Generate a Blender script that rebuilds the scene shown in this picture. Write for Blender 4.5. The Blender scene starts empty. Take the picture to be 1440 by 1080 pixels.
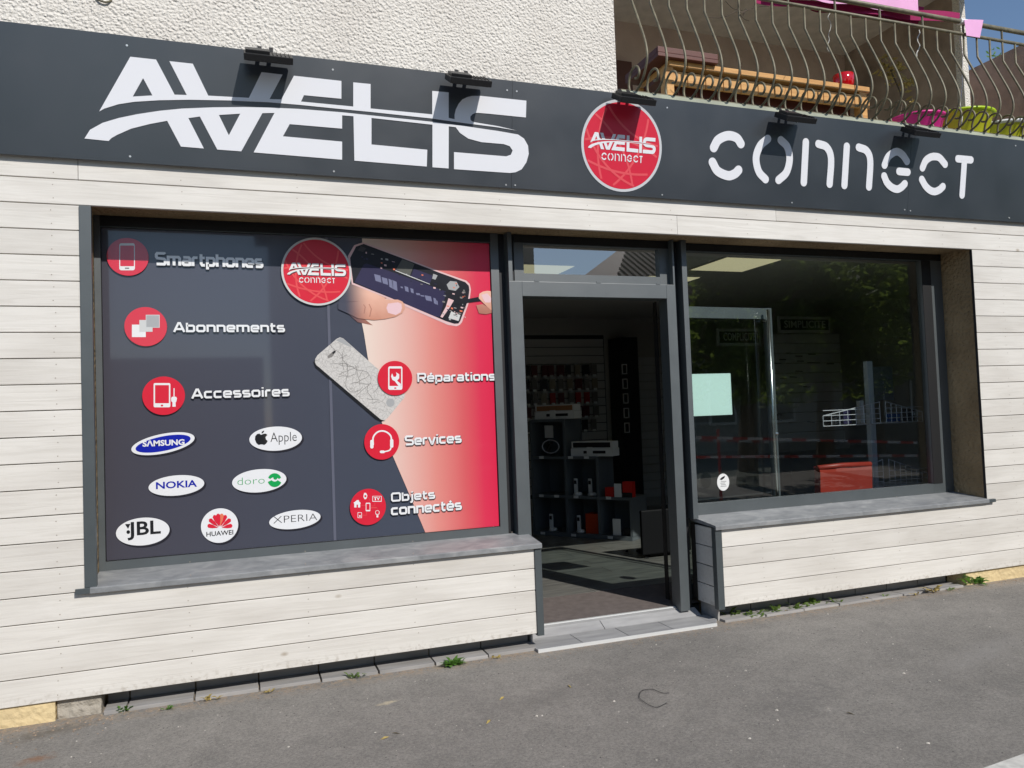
import bpy, bmesh, math, random
from mathutils import Vector, Matrix
from mathutils.geometry import tessellate_polygon
random.seed(7)
S = bpy.context.scene
COL = S.collection
# ------------------------------------------------------------------ camera
FPX, YAW, PIT, ROL = 1080.0, 0.34242, 0.038777, -0.037457
CAMP = Vector((0, -4.47415, 1.35754))
cy, sy, cp, sp = math.cos(YAW), math.sin(YAW), math.cos(PIT), math.sin(PIT)
FWD = Vector((sy*cp, cy*cp, sp)); R0 = Vector((cy, -sy, 0)); U0 = R0.cross(FWD)
RGT = R0*math.cos(ROL) + U0*math.sin(ROL); UPV = -R0*math.sin(ROL) + U0*math.cos(ROL)
cam = bpy.data.cameras.new('camera'); co = bpy.data.objects.new('camera', cam); COL.objects.link(co)
co.matrix_world = Matrix(((RGT.x, UPV.x, -FWD.x, CAMP.x), (RGT.y, UPV.y, -FWD.y, CAMP.y), (RGT.z, UPV.z, -FWD.z, CAMP.z), (0, 0, 0, 1)))
cam.sensor_width = 36; cam.lens = 36*FPX/1440; cam.clip_end = 600; cam.clip_start = .05
S.camera = co
# ------------------------------------------------------------------ light
TOSUN = Vector((.33, -1, .88)).normalized()
W = bpy.data.worlds.new('World'); S.world = W; W.use_nodes = True
nt = W.node_tree; sky = nt.nodes.new('ShaderNodeTexSky'); sky.sky_type = 'NISHITA'; sky.sun_disc = False
sky.sun_elevation = math.asin(TOSUN.z); sky.sun_rotation = math.atan2(TOSUN.x, TOSUN.y)
sky.air_density = 1.0; sky.dust_density = .25; sky.ozone_density = 2.4
bg = nt.nodes['Background']; bg.inputs[1].default_value = .112; nt.links.new(sky.outputs[0], bg.inputs[0])
sl = bpy.data.lights.new('sun', 'SUN'); sl.energy = 4.0; sl.angle = math.radians(.53); sl.color = (1, .965, .91)
so = bpy.data.objects.new('sun', sl); COL.objects.link(so); so.rotation_euler = TOSUN.to_track_quat('Z', 'Y').to_euler()
S.view_settings.view_transform = 'Standard'; S.view_settings.look = 'None'; S.view_settings.exposure = 0; S.view_settings.gamma = 1
S.view_settings.use_curve_mapping = False

# ------------------------------------------------------------------ helpers
def ray(px, py): return (px-720)/FPX*RGT + (540-py)/FPX*UPV + FWD
def at(px, py, Y=0.0):
    d = ray(px, py); return CAMP + d*((Y-CAMP.y)/d.y)
def atz(px, py, Z):
    d = ray(px, py); return CAMP + d*((Z-CAMP.z)/d.z)
def atx(px, py, X):
    d = ray(px, py); return CAMP + d*((X-CAMP.x)/d.x)
STILT = .14
def ats(px, py):                      # point on the tilted fascia plane
    d = ray(px, py); k = -.03 + STILT*2.762
    return CAMP + d*((k-(CAMP.y+STILT*CAMP.z))/(d.y+STILT*d.z))
SN = Vector((0, -1, -STILT)).normalized()

class MB:
    def __init__(s): s.v = []; s.f = []
    def add(s, vs, fs):
        n = len(s.v); s.v += [tuple(v) for v in vs]; s.f += [tuple(i+n for i in f) for f in fs]; return s
    def box(s, x0, x1, y0, y1, z0, z1):
        v = [(x, y, z) for x in (x0, x1) for y in (y0, y1) for z in (z0, z1)]
        return s.add(v, [(0,1,3,2),(4,6,7,5),(0,4,5,1),(2,3,7,6),(0,2,6,4),(1,5,7,3)])
    def obox(s, c, ex, ey, ez, h):    # oriented box: centre, three unit axes, half sizes
        c = Vector(c); v = [c+ex*(a*h[0])+ey*(b*h[1])+ez*(d*h[2]) for a in (-1,1) for b in (-1,1) for d in (-1,1)]
        return s.add(v, [(0,1,3,2),(4,6,7,5),(0,4,5,1),(2,3,7,6),(0,2,6,4),(1,5,7,3)])
    def tube(s, pts, r, n=8, cap=True):
        pts = [Vector(p) for p in pts]; m = len(pts); rs = r if isinstance(r, (list, tuple)) else [r]*m
        up = Vector((0,0,1)); vs = []; fs = []; prev = None
        for i, p in enumerate(pts):
            t = (pts[min(i+1, m-1)]-pts[max(i-1, 0)]).normalized()
            a = prev if prev is not None else (up.cross(t) if abs(t.dot(up)) < .95 else Vector((1,0,0)))
            a = (a - t*a.dot(t)).normalized(); prev = a; b = t.cross(a)
            vs += [p + a*math.cos(2*math.pi*k/n)*rs[i] + b*math.sin(2*math.pi*k/n)*rs[i] for k in range(n)]
        for i in range(m-1):
            for k in range(n): fs.append((i*n+k, i*n+(k+1)%n, (i+1)*n+(k+1)%n, (i+1)*n+k))
        if cap: fs += [tuple(range(n-1,-1,-1)), tuple(range((m-1)*n, m*n))]
        return s.add(vs, fs)
    def lathe(s, c, prof, n=24):      # prof: (r, z)
        c = Vector(c); vs = []; fs = []
        for r, z in prof: vs += [c+Vector((r*math.cos(2*math.pi*k/n), r*math.sin(2*math.pi*k/n), z)) for k in range(n)]
        for i in range(len(prof)-1):
            for k in range(n): fs.append((i*n+k, i*n+(k+1)%n, (i+1)*n+(k+1)%n, (i+1)*n+k))
        return s.add(vs, fs)
    def poly(s, loops, nrm=None, depth=0):  # planar polygon with holes, optional thickness towards -nrm
        loops = [[Vector(p) for p in l] for l in loops]; flat = [p for l in loops for p in l]
        tris = tessellate_polygon(loops)
        out = []
        for t in tris:
            a, b, c = (flat[i] for i in t); g = (b-a).cross(c-a)
            out.append(tuple(t) if (nrm is None or g.dot(nrm) >= 0) else tuple(reversed(t)))
        s.add(flat, out)
        if depth:
            for l in loops:
                k = len(l); bk = [p-nrm*depth for p in l]
                s.add(l+bk, [(i, (i+1)%k, k+(i+1)%k, k+i) for i in range(k)])
        return s
    def build(s, name, m, parent=None, smooth=False, bevel=0):
        me = bpy.data.meshes.new(name); me.from_pydata(s.v, [], s.f); me.update()
        if smooth:
            for p in me.polygons: p.use_smooth = True
        me.materials.append(m); o = bpy.data.objects.new(name, me); COL.objects.link(o)
        if bevel:
            bm = bmesh.new(); bm.from_mesh(me)
            bmesh.ops.bevel(bm, geom=[e for e in bm.edges if len(e.link_faces) == 2 and e.calc_face_angle() > .6], offset=bevel, segments=2, affect='EDGES', profile=.6)
            bm.to_mesh(me); bm.free()
        if parent is not None: o.parent = parent; o.matrix_parent_inverse = parent.matrix_world.inverted()
        return o
def tag(o, label=None, cat=None, group=None, kind=None):
    for k, v in (('label', label), ('category', cat), ('group', group), ('kind', kind)):
        if v: o[k] = v
    return o
def empty(name, loc, label, cat, group=None):
    o = bpy.data.objects.new(name, None); COL.objects.link(o); o.location = loc; o.empty_display_size = .1
    o.matrix_world = Matrix.Translation(Vector(loc)); return tag(o, label, cat, group)
def copy_thing(o, delta, label):
    def cp(x, par):
        c = x.copy(); COL.objects.link(c)
        if par is not None: c.parent = par; c.matrix_parent_inverse = x.matrix_parent_inverse.copy()
        for ch in x.children: cp(ch, c)
        return c
    r = cp(o, None); r.location = Vector(o.location)+Vector(delta); r['label'] = label; return r

def smooth_path(pts, n=6):
    pts = [Vector(p) for p in pts]; out = []
    for i in range(len(pts)-1):
        p0 = pts[i-1] if i else pts[0]*2-pts[1]; p1, p2 = pts[i], pts[i+1]; p3 = pts[i+2] if i+2 < len(pts) else pts[-1]*2-pts[-2]
        for k in range(n):
            t = k/n; out.append(.5*((2*p1)+(p2-p0)*t+(2*p0-5*p1+4*p2-p3)*t*t+(3*p1-p0-3*p2+p3)*t**3))
    return out+[pts[-1]]
def ribbon2(pts, w, round_cap=True):   # 2-D outline of a stroke
    pts = [Vector((p[0], p[1])) for p in pts]; L = []; R = []; n = len(pts)
    for i, p in enumerate(pts):
        a = (p-pts[i-1]).normalized() if i else None; b = (pts[i+1]-p).normalized() if i < n-1 else None
        t = ((a or b)+(b or a)).normalized() if (a is None or b is None or (a+b).length > 1e-6) else a
        nn = Vector((-t.y, t.x)); k = 1.0
        if a is not None and b is not None: k = 1/max(.45, abs(nn.dot(Vector((-a.y, a.x)))))
        L.append(p+nn*w/2*k); R.append(p-nn*w/2*k)
    def cap(p, t):
        m = Vector((-t.y, t.x)); return [p+m*math.cos(q)*w/2+t*math.sin(q)*w/2 for q in [math.pi*j/8 for j in range(1, 8)]]
    out = L[:]
    if round_cap: out += cap(pts[-1], (pts[-1]-pts[-2]).normalized())
    out += R[::-1]
    if round_cap: out += cap(pts[0], (pts[0]-pts[1]).normalized())
    return out

# ------------------------------------------------------------------ materials
def lin(r, g=None, b=None):
    if g is None: g = b = r
    f = lambda c: (c/255/12.92) if c/255 <= .04045 else ((c/255+.055)/1.055)**2.4
    return (f(r), f(g), f(b), 1)
def mat(name, col, rough=.5, metal=0, spec=.5, coat=0, emit=0, var=0, vscale=(8,8,8), bump=0, bscale=(60,60,60), bdist=.002, detail=4, col2=None):
    m = bpy.data.materials.new(name); m.use_nodes = True; n = m.node_tree; p = n.nodes['Principled BSDF']
    col = tuple(col) if len(col) == 4 else tuple(col)+(1,)
    p.inputs['Base Color'].default_value = col; p.inputs['Roughness'].default_value = rough; p.inputs['Metallic'].default_value = metal
    p.inputs['Specular IOR Level'].default_value = spec; p.inputs['Coat Weight'].default_value = coat; p.inputs['Coat Roughness'].default_value = .04
    if emit: p.inputs['Emission Color'].default_value = col; p.inputs['Emission Strength'].default_value = emit
    def noise(sc, det=4, rgh=.55):
        g = n.nodes.new('ShaderNodeNewGeometry'); mp = n.nodes.new('ShaderNodeMapping'); mp.inputs['Scale'].default_value = sc
        n.links.new(g.outputs['Position'], mp.inputs[0]); t = n.nodes.new('ShaderNodeTexNoise'); t.inputs['Scale'].default_value = 1
        t.inputs['Detail'].default_value = det; t.inputs['Roughness'].default_value = rgh; n.links.new(mp.outputs[0], t.inputs['Vector']); return t
    if var or col2:
        t = noise(vscale); r = n.nodes.new('ShaderNodeValToRGB'); r.color_ramp.elements[0].position = .32; r.color_ramp.elements[1].position = .68
        c2 = col2 or tuple(min(1, c*(1+var)) for c in col[:3])+(1,)
        r.color_ramp.elements[0].color = tuple(c*(1-var) for c in col[:3])+(1,); r.color_ramp.elements[1].color = tuple(c2)
        n.links.new(t.outputs[0], r.inputs[0]); n.links.new(r.outputs[0], p.inputs['Base Color'])
        if var:
            rr = n.nodes.new('ShaderNodeMapRange'); rr.inputs[3].default_value = max(0, rough-.08); rr.inputs[4].default_value = min(1, rough+.1)
            n.links.new(t.outputs[0], rr.inputs[0]); n.links.new(rr.outputs[0], p.inputs['Roughness'])
    if bump:
        t = noise(bscale, detail); b = n.nodes.new('ShaderNodeBump'); b.inputs['Strength'].default_value = bump; b.inputs['Distance'].default_value = bdist
        n.links.new(t.outputs[0], b.inputs['Height']); n.links.new(b.outputs[0], p.inputs['Normal'])
    m['p'] = 1
    return m
def P(m): return m.node_tree.nodes['Principled BSDF']

M = {}
# painted spruce boards: fine grain along X, occasional knots
def board_mat(name, base, dark):
    m = mat(name, base, .55, spec=.35); n = m.node_tree; p = P(m); nd = n.nodes; lk = n.links
    g = nd.new('ShaderNodeNewGeometry'); oi = nd.new('ShaderNodeObjectInfo')
    off = nd.new('ShaderNodeVectorMath'); off.operation = 'MULTIPLY_ADD'
    cmb = nd.new('ShaderNodeCombineXYZ'); lk.new(oi.outputs['Random'], cmb.inputs[0]); lk.new(oi.outputs['Random'], cmb.inputs[2])
    lk.new(cmb.outputs[0], off.inputs[0]); off.inputs[1].default_value = (37, 0, 23); lk.new(g.outputs['Position'], off.inputs[2])
    mp = nd.new('ShaderNodeMapping'); mp.inputs['Scale'].default_value = (2.2, 30, 42); lk.new(off.outputs[0], mp.inputs[0])
    w = nd.new('ShaderNodeTexNoise'); w.inputs['Scale'].default_value = 1; w.inputs['Detail'].default_value = 5; w.inputs['Distortion'].default_value = 1.4; lk.new(mp.outputs[0], w.inputs['Vector'])
    mp2 = nd.new('ShaderNodeMapping'); mp2.inputs['Scale'].default_value = (5, 5, 9); lk.new(off.outputs[0], mp2.inputs[0])
    v = nd.new('ShaderNodeTexVoronoi'); v.inputs['Scale'].default_value = .55; lk.new(mp2.outputs[0], v.inputs['Vector'])
    kn = nd.new('ShaderNodeMapRange'); kn.inputs[1].default_value = .02; kn.inputs[2].default_value = .075; kn.inputs[3].default_value = 1; kn.inputs[4].default_value = 0
    lk.new(v.outputs['Distance'], kn.inputs[0])
    mp3 = nd.new('ShaderNodeMapping'); mp3.inputs['Scale'].default_value = (1.1, 1, 3); lk.new(off.outputs[0], mp3.inputs[0])
    big = nd.new('ShaderNodeTexNoise'); big.inputs['Scale'].default_value = 1; big.inputs['Detail'].default_value = 3; lk.new(mp3.outputs[0], big.inputs['Vector'])
    r = nd.new('ShaderNodeValToRGB'); r.color_ramp.elements[0].position = .36; r.color_ramp.elements[1].position = .56
    r.color_ramp.elements[0].color = dark; r.color_ramp.elements[1].color = base; lk.new(w.outputs[0], r.inputs[0])
    mx = nd.new('ShaderNodeMixRGB'); mx.blend_type = 'MULTIPLY'; mx.inputs[0].default_value = 1; lk.new(r.outputs[0], mx.inputs[1])
    r2 = nd.new('ShaderNodeValToRGB'); r2.color_ramp.elements[0].color = (.88,.87,.86,1); r2.color_ramp.elements[1].color = (1.03,1.03,1.03,1)
    r2.color_ramp.elements[0].position = .35; r2.color_ramp.elements[1].position = .6; lk.new(big.outputs[0], r2.inputs[0]); lk.new(r2.outputs[0], mx.inputs[2])
    mk = nd.new('ShaderNodeMixRGB'); lk.new(kn.outputs[0], mk.inputs[0]); lk.new(mx.outputs[0], mk.inputs[1]); mk.inputs[2].default_value = (.42,.36,.29,1)
    # splash dirt close to the pavement
    sx = nd.new('ShaderNodeSeparateXYZ'); lk.new(g.outputs['Position'], sx.inputs[0])
    dz = nd.new('ShaderNodeMapRange'); dz.inputs[1].default_value = 0; dz.inputs[2].default_value = .06; dz.inputs[3].default_value = .55; dz.inputs[4].default_value = 0; lk.new(sx.outputs[2], dz.inputs[0])
    sn = nd.new('ShaderNodeTexNoise'); sn.inputs['Scale'].default_value = 38; sn.inputs['Detail'].default_value = 6; lk.new(g.outputs['Position'], sn.inputs['Vector'])
    ml = nd.new('ShaderNodeMath'); ml.operation = 'MULTIPLY'; lk.new(dz.outputs[0], ml.inputs[0])
    st = nd.new('ShaderNodeMapRange'); st.inputs[1].default_value = .5; st.inputs[2].default_value = .68; lk.new(sn.outputs[0], st.inputs[0]); lk.new(st.outputs[0], ml.inputs[1])
    md = nd.new('ShaderNodeMixRGB'); lk.new(ml.outputs[0], md.inputs[0]); lk.new(mk.outputs[0], md.inputs[1]); md.inputs[2].default_value = (.30,.25,.19,1)
    hv = nd.new('ShaderNodeHueSaturation'); mr = nd.new('ShaderNodeMapRange'); mr.inputs[3].default_value = .965; mr.inputs[4].default_value = 1.02; lk.new(oi.outputs['Random'], mr.inputs[0]); lk.new(mr.outputs[0], hv.inputs['Value']); lk.new(md.outputs[0], hv.inputs['Color']); lk.new(hv.outputs[0], p.inputs['Base Color'])
    b = nd.new('ShaderNodeBump'); b.inputs['Strength'].default_value = .55; b.inputs['Distance'].default_value = .0022
    lk.new(w.outputs[0], b.inputs['Height']); lk.new(b.outputs[0], p.inputs['Normal'])
    return m
M['board'] = board_mat('painted_board', (.715,.68,.625,1), (.665,.63,.575,1))
M['dark_gap'] = mat('dark_backing', (.05,.045,.04), .9)
# roughcast render
def roughcast(name, a, b, sc=70, dist=.012, strg=.9):
    m = mat(name, a, .92, spec=.15); n = m.node_tree; nd = n.nodes; lk = n.links; p = P(m)
    g = nd.new('ShaderNodeNewGeometry'); v = nd.new('ShaderNodeTexNoise'); v.inputs['Scale'].default_value = sc; v.inputs['Detail'].default_value = 3; v.inputs['Roughness'].default_value = .6
    lk.new(g.outputs['Position'], v.inputs['Vector'])
    v2 = nd.new('ShaderNodeTexVoronoi'); v2.feature = 'SMOOTH_F1'; v2.inputs['Scale'].default_value = sc*.9; lk.new(g.outputs['Position'], v2.inputs['Vector'])
    ad = nd.new('ShaderNodeMath'); ad.operation = 'SUBTRACT'; lk.new(v.outputs[0], ad.inputs[0]); lk.new(v2.outputs['Distance'], ad.inputs[1])
    r = nd.new('ShaderNodeValToRGB'); r.color_ramp.elements[0].position = .25; r.color_ramp.elements[1].position = .6
    r.color_ramp.elements[0].color = b; r.color_ramp.elements[1].color = a
    big = nd.new('ShaderNodeTexNoise'); big.inputs['Scale'].default_value = 2.5; big.inputs['Detail'].default_value = 6; lk.new(g.outputs['Position'], big.inputs['Vector'])
    lk.new(big.outputs[0], r.inputs[0]); lk.new(r.outputs[0], p.inputs['Base Color'])
    bp = nd.new('ShaderNodeBump'); bp.inputs['Strength'].default_value = strg; bp.inputs['Distance'].default_value = dist
    lk.new(ad.outputs[0], bp.inputs['Height']); lk.new(bp.outputs[0], p.inputs['Normal'])
    return m
M['stucco'] = roughcast('white_roughcast', (.78,.735,.665,1), (.70,.65,.585,1), 72, .013, 1.0)
M['jamb'] = roughcast('ochre_render', (.32,.235,.135,1), (.20,.14,.078,1), 42, .014, 1.0)
M['yellow'] = roughcast('yellow_render', (.70,.55,.31,1), (.52,.40,.23,1), 40, .008, .9)
M['stone'] = roughcast('grey_cement', (.42,.38,.32,1), (.28,.25,.2,1), 25, .02, .9)
M['balwall'] = roughcast('balcony_render', (.60,.47,.41,1), (.48,.37,.32,1), 50, .004, .6)
M['balceil'] = mat('balcony_ceiling_paint', (.66,.57,.51), .9, var=.1)
M['oldwall'] = roughcast('weathered_wall', (.42,.33,.265,1), (.20,.155,.125,1), 9, .01, .8)
M['frame'] = mat('grey_aluminium', (.056,.068,.072), .45, spec=1.0, coat=.8, var=.05, vscale=(6,6,6), bump=.1, bscale=(300,300,300), bdist=.0003)
M['trim'] = mat('grey_lacquered_trim', (.042,.054,.058), .5, spec=.9, coat=.5, var=.06, vscale=(5,5,5))
P(M['frame']).inputs['Coat Roughness'].default_value = .5; P(M['trim']).inputs['Coat Roughness'].default_value = .5
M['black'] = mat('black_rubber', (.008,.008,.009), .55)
def sill_mat():
    m = mat('weathered_zinc_sill', (.17,.18,.185), .5, spec=.4); n = m.node_tree; nd = n.nodes; lk = n.links; p = P(m)
    g = nd.new('ShaderNodeNewGeometry'); mp = nd.new('ShaderNodeMapping'); mp.inputs['Scale'].default_value = (5, 8, 8); lk.new(g.outputs['Position'], mp.inputs[0])
    t = nd.new('ShaderNodeTexNoise'); t.inputs['Scale'].default_value = 1.3; t.inputs['Detail'].default_value = 9; t.inputs['Roughness'].default_value = .62; t.inputs['Distortion'].default_value = .7; lk.new(mp.outputs[0], t.inputs['Vector'])
    r = nd.new('ShaderNodeValToRGB'); e = r.color_ramp.elements; e[0].position = .36; e[0].color = (.185,.19,.195,1); e[1].position = .72; e[1].color = (.335,.335,.33,1)
    x = e.new(.5); x.color = (.235,.24,.243,1); lk.new(t.outputs[0], r.inputs[0]); lk.new(r.outputs[0], p.inputs['Base Color']); return m
M['sill'] = sill_mat()
def tile_mat(name, a, b, jit=.12):
    m = mat(name, a, .6, spec=.3); n = m.node_tree; nd = n.nodes; lk = n.links; p = P(m)
    g = nd.new('ShaderNodeNewGeometry'); oi = nd.new('ShaderNodeObjectInfo'); mp = nd.new('ShaderNodeMapping'); mp.inputs['Scale'].default_value = (4, 22, 22); lk.new(g.outputs['Position'], mp.inputs[0])
    t = nd.new('ShaderNodeTexNoise'); t.inputs['Scale'].default_value = 1; t.inputs['Detail'].default_value = 8; lk.new(mp.outputs[0], t.inputs['Vector'])
    r = nd.new('ShaderNodeValToRGB'); r.color_ramp.elements[0].position = .33; r.color_ramp.elements[1].position = .66; r.color_ramp.elements[0].color = b; r.color_ramp.elements[1].color = a
    lk.new(t.outputs[0], r.inputs[0]); h = nd.new('ShaderNodeHueSaturation'); mr = nd.new('ShaderNodeMapRange'); mr.inputs[3].default_value = 1-jit; mr.inputs[4].default_value = 1+jit
    lk.new(oi.outputs['Random'], mr.inputs[0]); lk.new(mr.outputs[0], h.inputs['Value']); lk.new(r.outputs[0], h.inputs['Color']); lk.new(h.outputs[0], p.inputs['Base Color']); return m
M['tile'] = tile_mat('grey_stoneware_tile', (.36,.355,.35,1), (.27,.265,.265,1))
M['skirt'] = tile_mat('brown_grey_tile', (.40,.38,.36,1), (.30,.285,.27,1))
M['alu'] = mat('bright_aluminium', (.78,.78,.76), .35, metal=.3)
M['steel'] = mat('brushed_steel', (.62,.61,.58), .25, metal=1)
# glass: thin sheet, clear with a Fresnel reflection
def glass_mat(name, tint=(.86,.92,.90,1), ior=1.5, boost=1.0):
    m = bpy.data.materials.new(name); m.use_nodes = True; n = m.node_tree; n.nodes.clear(); nd = n.nodes; lk = n.links
    o = nd.new('ShaderNodeOutputMaterial'); mx = nd.new('ShaderNodeMixShader'); tr = nd.new('ShaderNodeBsdfTransparent'); gl = nd.new('ShaderNodeBsdfGlossy')
    ge = nd.new('ShaderNodeNewGeometry'); dt = nd.new('ShaderNodeVectorMath'); dt.operation = 'DOT_PRODUCT'; lk.new(ge.outputs['Incoming'], dt.inputs[0]); lk.new(ge.outputs['Normal'], dt.inputs[1])
    def mth(op, a, b=None):
        q = nd.new('ShaderNodeMath'); q.operation = op
        for i, v in enumerate((a, b)):
            if v is None: continue
            if isinstance(v, (int, float)): q.inputs[i].default_value = v
            else: lk.new(v, q.inputs[i])
        return q.outputs[0]
    om = mth('SUBTRACT', 1.0, mth('ABSOLUTE', dt.outputs['Value'])); sch = mth('ADD', mth('MULTIPLY', mth('POWER', om, 5.0), .96), .04)
    mu = nd.new('ShaderNodeMath'); mu.operation = 'MULTIPLY'; mu.inputs[1].default_value = 2.9*boost; mu.use_clamp = True
    tr.inputs[0].default_value = tint; gl.inputs['Roughness'].default_value = .0; gl.inputs[0].default_value = (1,1,1,1)
    lk.new(sch, mu.inputs[0]); lk.new(mu.outputs[0], mx.inputs[0]); lk.new(tr.outputs[0], mx.inputs[1]); lk.new(gl.outputs[0], mx.inputs[2]); lk.new(mx.outputs[0], o.inputs[0])
    return m
M['glass'] = glass_mat('window_glass')
M['transom_glass'] = glass_mat('transom_glass', boost=2.4)
M['doorglass'] = glass_mat('door_glass', (.70,.78,.77,1))
# asphalt
def asphalt():
    m = mat('asphalt', (.2,.19,.18), .85, spec=.25); n = m.node_tree; nd = n.nodes; lk = n.links; p = P(m)
    g = nd.new('ShaderNodeNewGeometry')
    def nz(sc, det=5, rg=.6):
        t = nd.new('ShaderNodeTexNoise'); t.inputs['Scale'].default_value = sc; t.inputs['Detail'].default_value = det; t.inputs['Roughness'].default_value = rg; lk.new(g.outputs['Position'], t.inputs['Vector']); return t
    big = nz(.9, 5, .6); mid = nz(6, 6, .65); fine = nz(85, 6, .95)
    r = nd.new('ShaderNodeValToRGB'); e = r.color_ramp.elements; e[0].position = .3; e[0].color = (.195,.184,.172,1); e[1].position = .74; e[1].color = (.325,.304,.280,1)
    a = nd.new('ShaderNodeMath'); a.operation = 'MULTIPLY_ADD'; a.inputs[1].default_value = .5; lk.new(big.outputs[0], a.inputs[0])
    h = nd.new('ShaderNodeMath'); h.operation = 'MULTIPLY'; h.inputs[1].default_value = .5; lk.new(mid.outputs[0], h.inputs[0]); lk.new(h.outputs[0], a.inputs[2]); lk.new(a.outputs[0], r.inputs[0])
    f = nd.new('ShaderNodeValToRGB'); e = f.color_ramp.elements; e[0].position = .36; e[0].color = (.50,.50,.50,1); e[1].position = .64; e[1].color = (1.34,1.33,1.29,1); lk.new(fine.outputs[0], f.inputs[0])
    m1 = nd.new('ShaderNodeMixRGB'); m1.blend_type = 'MULTIPLY'; m1.inputs[0].default_value = 1; lk.new(r.outputs[0], m1.inputs[1]); lk.new(f.outputs[0], m1.inputs[2])
    # pale aggregate flecks
    v = nd.new('ShaderNodeTexVoronoi'); v.inputs['Scale'].default_value = 38; lk.new(g.outputs['Position'], v.inputs['Vector'])
    k = nd.new('ShaderNodeMapRange'); k.inputs[1].default_value = .05; k.inputs[2].default_value = .11; k.inputs[3].default_value = 1; k.inputs[4].default_value = 0; lk.new(v.outputs['Distance'], k.inputs[0])
    cs = nd.new('ShaderNodeSeparateXYZ'); lk.new(v.outputs['Color'], cs.inputs[0]); gt = nd.new('ShaderNodeMath'); gt.operation = 'GREATER_THAN'; gt.inputs[1].default_value = .55; lk.new(cs.outputs[0], gt.inputs[0])
    kk = nd.new('ShaderNodeMath'); kk.operation = 'MULTIPLY'; lk.new(k.outputs[0], kk.inputs[0]); lk.new(gt.outputs[0], kk.inputs[1])
    m2 = nd.new('ShaderNodeMixRGB'); lk.new(kk.outputs[0], m2.inputs[0]); lk.new(m1.outputs[0], m2.inputs[1]); m2.inputs[2].default_value = (.40,.375,.34,1)
    # sandy strip of dust against the building
    sx = nd.new('ShaderNodeSeparateXYZ'); lk.new(g.outputs['Position'], sx.inputs[0])
    d = nd.new('ShaderNodeMapRange'); d.inputs[1].default_value = -.16; d.inputs[2].default_value = -.01; d.inputs[3].default_value = 0; d.inputs[4].default_value = 1; lk.new(sx.outputs[1], d.inputs[0])
    dn = nd.new('ShaderNodeMapRange'); dn.inputs[1].default_value = .42; dn.inputs[2].default_value = .6; lk.new(nz(28, 6, .7).outputs[0], dn.inputs[0])
    dm = nd.new('ShaderNodeMath'); dm.operation = 'MULTIPLY'; lk.new(d.outputs[0], dm.inputs[0]); lk.new(dn.outputs[0], dm.inputs[1])
    m3 = nd.new('ShaderNodeMixRGB'); lk.new(dm.outputs[0], m3.inputs[0]); lk.new(m2.outputs[0], m3.inputs[1]); m3.inputs[2].default_value = (.36,.28,.20,1)
    def blot(c, rx, ry, colr, amt, prev):     # a stain with its own ragged outline
        mp = nd.new('ShaderNodeMapping'); mp.vector_type = 'TEXTURE'; mp.inputs['Location'].default_value = c; mp.inputs['Scale'].default_value = (rx, ry, 10); mp.inputs['Rotation'].default_value = (0,0,.3)
        lk.new(g.outputs['Position'], mp.inputs[0]); ln = nd.new('ShaderNodeVectorMath'); ln.operation = 'LENGTH'; lk.new(mp.outputs[0], ln.inputs[0])
        sb = nd.new('ShaderNodeMath'); sb.operation = 'MULTIPLY_ADD'; sb.inputs[1].default_value = 2.0; lk.new(nz(24, 8, .75).outputs[0], sb.inputs[0]); lk.new(ln.outputs['Value'], sb.inputs[2])
        rr = nd.new('ShaderNodeMapRange'); rr.inputs[1].default_value = 1.1; rr.inputs[2].default_value = 1.75; rr.inputs[3].default_value = amt; rr.inputs[4].default_value = 0; lk.new(sb.outputs[0], rr.inputs[0])
        q = nd.new('ShaderNodeMixRGB'); lk.new(rr.outputs[0], q.inputs[0]); lk.new(prev.outputs[0], q.inputs[1]); q.inputs[2].default_value = colr; return q
    a1 = atz(545, 988, -.1); a2 = atz(50, 1068, -.1); a3 = atz(70, 1030, -.1)
    q = blot(tuple(a1), .10, .035, (.55,.47,.33,1), .9, m3); q = blot(tuple(a2), .13, .07, (.25,.11,.045,1), .6, q); q = blot(tuple(a3), .30, .12, (.12,.10,.075,1), .6, q)
    q = blot((2.6,-1.3,-.1), .5, .25, (.12,.115,.11,1), .35, q); q = blot((1.4,-.75,-.1), .6, .2, (.14,.13,.12,1), .3, q); q = blot((3.9,-1.2,-.1), .9, .18, (.34,.32,.30,1), .35, q)
    lk.new(q.outputs[0], p.inputs['Base Color'])
    b = nd.new('ShaderNodeBump'); b.inputs['Strength'].default_value = .9; b.inputs['Distance'].default_value = .006; lk.new(fine.outputs[0], b.inputs['Height']); lk.new(b.outputs[0], p.inputs['Normal'])
    return m
M['asphalt'] = asphalt()
M['sign'] = mat('charcoal_composite_panel', (.026,.032,.040), .36, spec=1.0, coat=.25, var=.04, vscale=(3,3,3))
P(M['sign']).inputs['Coat Roughness'].default_value = .12
P(M['sign']).inputs['Coat Roughness'].default_value = .3
M['vinyl'] = mat('white_vinyl', (.80,.80,.83), .35, spec=.45)
M['red'] = mat('red_vinyl', lin(212,36,62), .35)
M['redline'] = mat('pale_red_vinyl', lin(228,84,92), .35)
M['silver'] = mat('silver_vinyl', (.60,.61,.63), .35)
M['screw'] = mat('screw_head', (.75,.75,.75), .3, metal=.6)
def pr(name, c, **k): return mat(name, c, k.pop('rough', .3), coat=1.0, **k)
M['pwhite'] = pr('print_white', (.80,.80,.80)); M['pblack'] = pr('print_black', (.012,.012,.014)); M['pred'] = pr('print_red', lin(214,34,56)); M['predl'] = pr('print_light_red', lin(230,80,82))
M['pgrey'] = pr('print_grey', lin(168,168,168)); M['plg'] = pr('print_light_grey', lin(205,205,203)); M['pblue'] = pr('print_blue', lin(14,30,160)); M['pgreen'] = pr('print_green', lin(20,160,80))
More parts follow.
